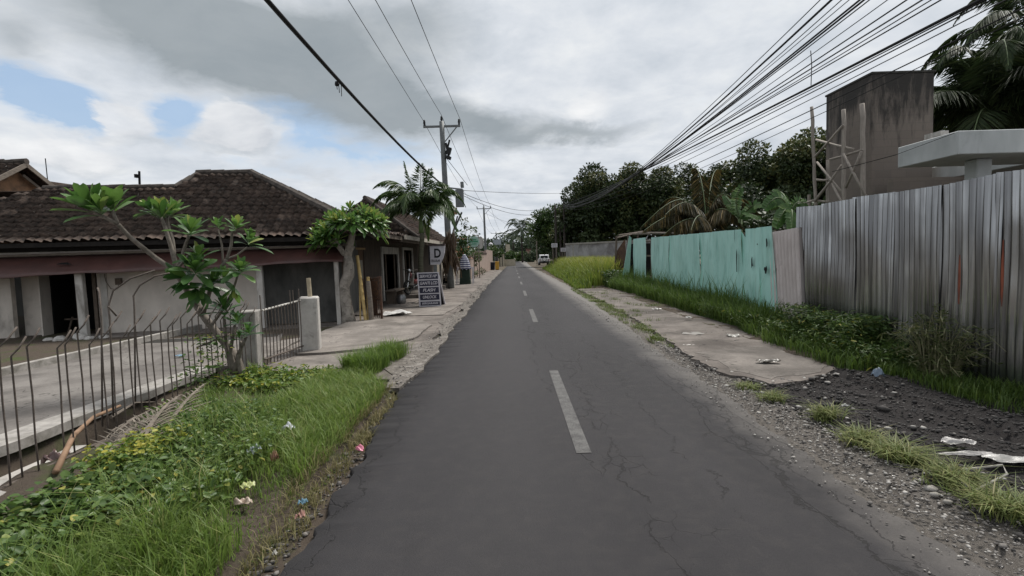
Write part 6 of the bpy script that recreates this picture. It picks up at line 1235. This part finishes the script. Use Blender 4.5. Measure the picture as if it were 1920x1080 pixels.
# lone tufts on the shoulder
for lb, x, y, r, h_, n_ in (('small yellowish grass tuft at the corner of the concrete slab', 2.82, 6.12, .13, .10, 260), ('grass tuft just in front of the slab corner', 2.85, 5.6, .15, .11, 300), ('lone grass tuft on the cinder ground edge', 2.98, 4.83, .12, .13, 240), ('left of two adjoining grass tufts on the gravel shoulder', 2.92, 4.25, .14, .13, 320), ('largest bushy grass tuft on the gravel shoulder', 2.98, 3.88, .17, .16, 520), ('spidery grass tuft beside the pale stones', 3.0, 3.42, .17, .12, 360), ('nearest spreading grass tuft at the right edge', 2.98, 3.02, .2, .15, 460)):
    a = RNG.normal(0, 1, (n_, 2))*r*.42; P = np.column_stack([a+np.array([x, y]), np.zeros(n_)]); P[:, 2] = gzv(P[:, :2])
    grass('grass_tuft', P, h_*1.05, .007, G_tuft, 1.9, tint=.5, kind=None, label=lb, cat='grass tuft')['group'] = 'grass tufts on the right shoulder'
# straggly bush by the zinc fence
sb = empty('straggly_bush', (5.0, 5.95, 0), 'straggly pale green bush of arching twigs against the zinc fence', 'bush'); b = MB(); C = []; D = []; 
for k in range(95):
    an = random.uniform(0, 6.28); r = random.random()**.6; x, y = 5.02+.12*math.cos(an), 5.98+.16*math.sin(an); tx, ty = 5.0+.34*r*math.cos(an), 5.95+.52*r*math.sin(an); hz_ = random.uniform(.3, .9)*(1.1-.35*r)
    pts = [Vector((x, y, -.02)), Vector((x+(tx-x)*.4, y+(ty-y)*.4, hz_*.75)), Vector((tx, ty, hz_)), Vector((tx+(tx-5)*.35, ty+(ty-5.95)*.35+random.uniform(-.06, .06), hz_*random.uniform(.75, 1.02)))]
    b.tube(pts, [.006, .005, .004, .002], 4)
    for j in range(16):
        t = random.uniform(.3, 3); i = min(2, int(t)); C.append(tuple(pts[i].lerp(pts[i+1], t-i))); D.append((random.gauss(0, 1), random.gauss(0, 1), random.gauss(.1, .6)))
b.build('stem', mat('pale_twig', (.20, .19, .11), (.13, .13, .07), 8, .8), sb); C = np.array(C); D = np.array(D); leafmesh('leaves', C, D, rand_dirs(len(C))+np.array([0, 0, .8]), .085*RNG.uniform(.6, 1.3, len(C)), .016, leafmat('olive_leaf', [(0, (.04, .065, .018)), (.6, (.09, .11, .035)), (1, (.20, .20, .09))], .5, .3), sb, np.clip(RNG.normal(.5, .25, len(C)), 0, 1))
# ------------------------------------------------------------------ stones
OV = np.array([(1, 0, 0), (-1, 0, 0), (0, 1, 0), (0, -1, 0), (0, 0, 1), (0, 0, -1), (.6, .6, .55), (-.6, .6, .55), (-.6, -.6, .55), (.6, -.6, .55)], float)
OF = np.array([(4, 9, 6), (4, 6, 7), (4, 7, 8), (4, 8, 9), (9, 0, 6), (6, 2, 7), (7, 1, 8), (8, 3, 9), (0, 2, 6), (2, 1, 7), (1, 3, 8), (3, 0, 9), (5, 2, 0), (5, 1, 2), (5, 3, 1), (5, 0, 3)])
G_stone, nt, bs = nodes('stone'); a_ = nt.nodes.new('ShaderNodeAttribute'); a_.attribute_name = 'tint'; nt.links.new(ramp(nt, a_.outputs['Fac'], [(0, (.018, .017, .017)), (.5, (.07, .064, .06)), (.8, (.20, .185, .17)), (1, (.42, .40, .37))]), bs.inputs['Base Color']); bs.inputs['Roughness'].default_value = .9; bump(nt, bs, noise(nt, pos(nt), 120, 4), .4, .006)
def stones(name, label, P, s, tint, sd=.2, flat=.55):
    n = len(P); sz = s*np.exp(RNG.normal(0, .45, n))[:, None, None]; an = RNG.uniform(0, 6.28, n); c, s_ = np.cos(an), np.sin(an); O = OV[None]*RNG.uniform(.65, 1.2, (n, len(OV), 3))*np.array([1, .75, flat])
    X_ = O[..., 0]*c[:, None]-O[..., 1]*s_[:, None]; Y_ = O[..., 0]*s_[:, None]+O[..., 1]*c[:, None]; V = np.stack([X_, Y_, O[..., 2]], -1)*sz+P[:, None, :]+np.array([0, 0, 1])*sz*.2
    i = np.arange(n)[:, None, None]*len(OV)+OF[None]; return tag(npmesh(name, V.reshape(-1, 3), [i.reshape(-1, 3)], G_stone, None, np.repeat(np.clip(RNG.normal(tint, sd, n), 0, 1), len(OV))), label, 'stones', kind='stuff')
P = on_ground(scatter([(2.8, 1.5), (2.8, 6.6), (4.3, 6.7), (5.35, 6.3), (5.4, 1.5)], 12000)); stones('gravel', 'dark loose cinder gravel of the open bay by the zinc fence', P, .011, .25, .2)
P = on_ground(scatter([(2.38, 1.5), (2.42, 7), (2.62, 9.5), (2.85, 8.5), (2.78, 6.4), (2.95, 4.6), (2.95, 1.5)], 5200)); P[:, 2] = np.maximum(P[:, 2], -.02); stones('gravel', 'pale road chippings along the right road edge', P, .0085, .72, .2)
P = np.column_stack([scatter([(2.0, 1.6), (2.2, 7), (2.36, 20), (2.5, 20), (2.5, 1.6)], 1500), np.full(1500, .004)]); stones('gravel', 'fine pale grit strewn over the right edge of the asphalt', P, .006, .7, .22)
ed_ = [(2.74, 7.7), (2.8, 8.4), (3.1, 6.1), (2.8, 6.75), (3.75, 6.35), (4.35, 6.75)]
Q = np.concatenate([np.column_stack([np.linspace(a[0], c[0], 90), np.linspace(a[1], c[1], 90)]) for a, c in (((2.76, 8.6), (2.76, 7.2)), ((2.76, 7.2), (3.1, 6.12)), ((3.1, 6.12), (3.75, 6.35)), ((3.75, 6.35), (4.4, 6.8)), ((2.95, 14), (2.8, 8.6)))])+RNG.normal(0, .06, (450, 2)); P = np.column_stack([Q, np.full(len(Q), -.008)]); stones('rubble', 'broken concrete crumbs along the edge of the right slab', P, .016, .62, .22)
P = on_ground(scatter([(2.8, 1.8), (2.8, 6.3), (4.6, 6.5), (5.2, 4)], 90)); stones('gravel', 'scattered pale stones on the cinder ground', P, .017, .92, .12)
P = np.column_stack([scatter([(-1.38, 6.3), (-1.36, 30), (-1.85, 30), (-1.75, 6.4)], 2200), np.full(2200, .024)]); stones('gravel', 'loose grit along the left pavement edge', P, .009, .66, .22)
P = on_ground(scatter([(-1.33, 2.2), (-1.34, 6.4), (-1.58, 6.4), (-1.5, 2.2)], 700)); stones('gravel', 'soil crumbs and grit at the left road edge', P, .013, .45, .2)
M_st = mat('pale_stone', (.36, .34, .31), (.26, .245, .22), 12, .9, bmp=.5)
for lb, x, y, s in (('largest pale stone beside the spidery grass tuft', 2.80, 3.37, .045), ('second pale stone nearer the road than the largest', 2.74, 3.27, .036), ('third pale stone just in front of the other two', 2.74, 3.17, .034)):
    V = OV*RNG.uniform(.8, 1.15, OV.shape)*np.array([1.1, .8, .6])*s+np.array([x, y, gz(x, y)+.012]); tag(npmesh('stone', V, [OF], M_st), lb, 'stone', 'pale stones on the shoulder')
# ------------------------------------------------------------------ litter
def lit(label, px_, py_, sx, sy, sz, c, seed, name='litter', dz=.02, cat='litter'):
    if px_ > 1200: sx, sy, c = sx*.8, sy*.8, tuple(.72*k for k in c)
    if px_ < 760: sx, sy, c = sx*.8, sy*.8, tuple(.75*k+.03 for k in c)
    q = gp(px_, py_); q = gp(px_, py_, max(gz(q.x, q.y), -.2 if dz < 0 else -.03)+dz+sz*.3); q.z -= sz*.3; return tag(crumple(name, q, sx, sy, sz, plastic('plastic_%d' % seed, c), seed), label, cat)
lit('crumpled bright pink plastic wrapper at the left road edge', 675, 843, .11, .13, .05, (.62, .16, .26), 11, 'plastic_wrapper', .03)
lit('white and dark printed plastic wrapper lying in the left grass', 541, 803, .13, .15, .07, (.5, .53, .56), 12, 'plastic_wrapper', .17)
lit('greyish clear plastic bag half hidden in the left weeds', 478, 848, .13, .12, .08, (.34, .40, .42), 13, 'plastic_bag', .14)
lit('brown dry leaf standing in the left grass', 515, 860, .08, .07, .10, (.28, .13, .06), 14, 'dry_leaf', .12, 'leaf')
lit('pale yellow green leaf lying in the left verge', 465, 912, .11, .13, .04, (.42, .46, .16), 15, 'pale_leaf', .10, 'leaf')
lit('crumpled beige paper scrap with a brown leaf on the left verge', 458, 944, .16, .10, .06, (.44, .34, .26), 16, 'paper_scrap', .05)
lit('small torn blue plastic scrap by the left road edge', 568, 944, .08, .07, .04, (.10, .24, .33), 17, 'plastic_scrap', .03)
lit('reddish brown wrapper scrap below the blue scrap', 563, 968, .07, .09, .05, (.34, .15, .11), 18, 'plastic_scrap', .03)
lit('small white bottle cap like scrap at the nearest left road edge', 516, 1040, .035, .035, .03, (.62, .60, .54), 19, 'cap', .01)
lit('blue grey plastic bag at the foot of the weeds by the zinc fence', 1646, 702, .16, .14, .12, (.22, .29, .38), 20, 'plastic_bag', .05)
lit('light blue plastic scrap on the yard concrete', 337, 668, .22, .10, .04, (.26, .42, .56), 21, 'plastic_scrap', .045)
lit('white paper scrap lying on the asphalt left of the centre', 903, 750, .07, .06, .012, (.5, .5, .5), 22, 'paper_scrap', .015)
lit('upper twisted white cloth rag on the cinder ground', 1795, 830, .34, .14, .05, (.46, .44, .42), 23, 'cloth_rag', .03); lit('long flat white plastic strip below the twisted rag', 1815, 852, .55, .11, .025, (.47, .45, .44), 24, 'plastic_strip', .025)
lit('torn white plastic sheet at the right edge of the cinder ground', 1885, 862, .42, .22, .04, (.44, .43, .41), 25, 'plastic_sheet', .025)
lit('white plastic scrap lying nearest the zinc fence foot', 1790, 727, .22, .10, .03, (.5, .49, .47), 26, 'plastic_scrap', .03)
lit('larger pale torn sheet lying on the right slab', 1300, 626, .60, .42, .03, (.42, .385, .345), 27, 'torn_sheet', .025); lit('small white scrap at the grass edge of the right slab', 1232, 580, .34, .16, .05, (.5, .48, .45), 28, 'paper_scrap', .03)
lit('pair of white scraps at the weedy edge of the slab', 1290, 596, .26, .12, .05, (.55, .53, .5), 29, 'paper_scrap', .03); lit('folded grey white sheet lying against the weeds on the slab', 1375, 630, .36, .20, .07, (.40, .38, .34), 30, 'torn_sheet', .03)
lit('short pale strip at the grassy slab edge by the road', 1290, 648, .30, .09, .02, (.48, .45, .40), 31, 'torn_strip', .02); lit('heap of dry twigs and leaf litter on the near slab end', 1440, 678, .40, .22, .07, (.10, .085, .065), 32, 'leaf_litter', .03)
lit('white scrap on the gravel close to the near grass tuft', 1585, 762, .10, .06, .03, (.5, .5, .48), 33, 'paper_scrap', .03)
hp_ = MB(); hp_.tube([gp(1810, 888)+Vector((0, 0, .03)), gp(1880, 885)+Vector((0, 0, .05)), gp(1888, 905)+Vector((0, 0, .06)), gp(1830, 930)+Vector((0, 0, .04)), gp(1800, 912)+Vector((0, 0, .03))], .008, 6); tag(hp_.build('bent_strap', M_white), 'bent white plastic strap looped on the right shoulder', 'strap')
# dry palm debris by the fence
db = empty('dry_palm_debris', (-3.3, 4.9, 0), 'pile of grey dead palm leaf bases lying against the fence foot', 'dead fronds'); mb = MB(); acc = []
for (x0, y0, z0), (x1, y1, z1), (x2, y2, z2) in (((250, 895, .12), (290, 840, .34), (340, 790, .28)), ((240, 890, .1), (275, 850, .3), (310, 830, .22)), ((200, 885, .08), (240, 845, .25), (300, 815, .2)), ((215, 870, .06), (260, 835, .22), (330, 800, .24)), ((300, 860, .1), (330, 820, .3), (385, 770, .3)), ((180, 850, .05), (240, 832, .15), (295, 850, .12))):
    frond(mb, acc, [gp(x0, y0)+Vector((0, 0, z0)), gp(x1, y1)+Vector((0, 0, z1)), gp(x2, y2)+Vector((0, 0, z2))], .26, 15, .016, .2, flat=.3)
for k in range(14):
    x_, y_ = random.uniform(190, 330), random.uniform(815, 885); q = gp(x_, y_); e = gp(x_+random.uniform(35, 95), y_-random.uniform(15, 60)); z0 = random.uniform(.05, .25)
    mb.tube([q+Vector((0, 0, z0)), q.lerp(e, .5)+Vector((0, 0, z0+.06)), e+Vector((0, 0, z0+random.uniform(-.02, .08)))], [random.uniform(.009, .02), .010, .004], 6)
mb.build('stem', M_fascia, db); leafmesh('leaflets', np.array([list(a[0]) for a in acc]), np.array([list(a[1]) for a in acc]), np.array([list(a[2]) for a in acc]), np.array([a[3] for a in acc]), .016, leafmat('grey_frond', [(0, (.12, .10, .08)), (.5, (.22, .19, .155)), (1, (.34, .30, .25))], .8, .15), db, np.clip(RNG.normal(.55, .2, len(acc)), 0, 1))
b = MB(); b.tube([gp(105, 892)+Vector((0, 0, .03)), gp(140, 850)+Vector((0, 0, .16)), gp(180, 823)+Vector((0, 0, .22)), gp(228, 800)+Vector((0, 0, .22))], [.026, .022, .018, .014], 8); tag(b.build('curved_stick', mat('tan_stick', (.30, .19, .12), (.22, .14, .09), 9, .8), smooth=True), 'curved tan palm stalk leaning by the fence', 'stick')
lit('dull red brown fallen leaf sheath behind the fence', 112, 862, .42, .16, .14, (.13, .055, .045), 35, 'leaf_sheath', -.2, 'leaf')
b = MB(); p = gp(40, 880, -.3); b.box((p.x, p.y, -.34), (.5, 1.2, .12), .1); tag(b.build('concrete_chunk', M_pil, bevel=.03), 'pale slab of broken concrete lying in the ditch behind the fence', 'slab')
q = at(265, 406, 14.9); tag(crumple('plastic_scrap', q, .30, .12, .05, M_plw, 41), 'white plastic scrap caught on the tiled roof above the awning', 'litter')
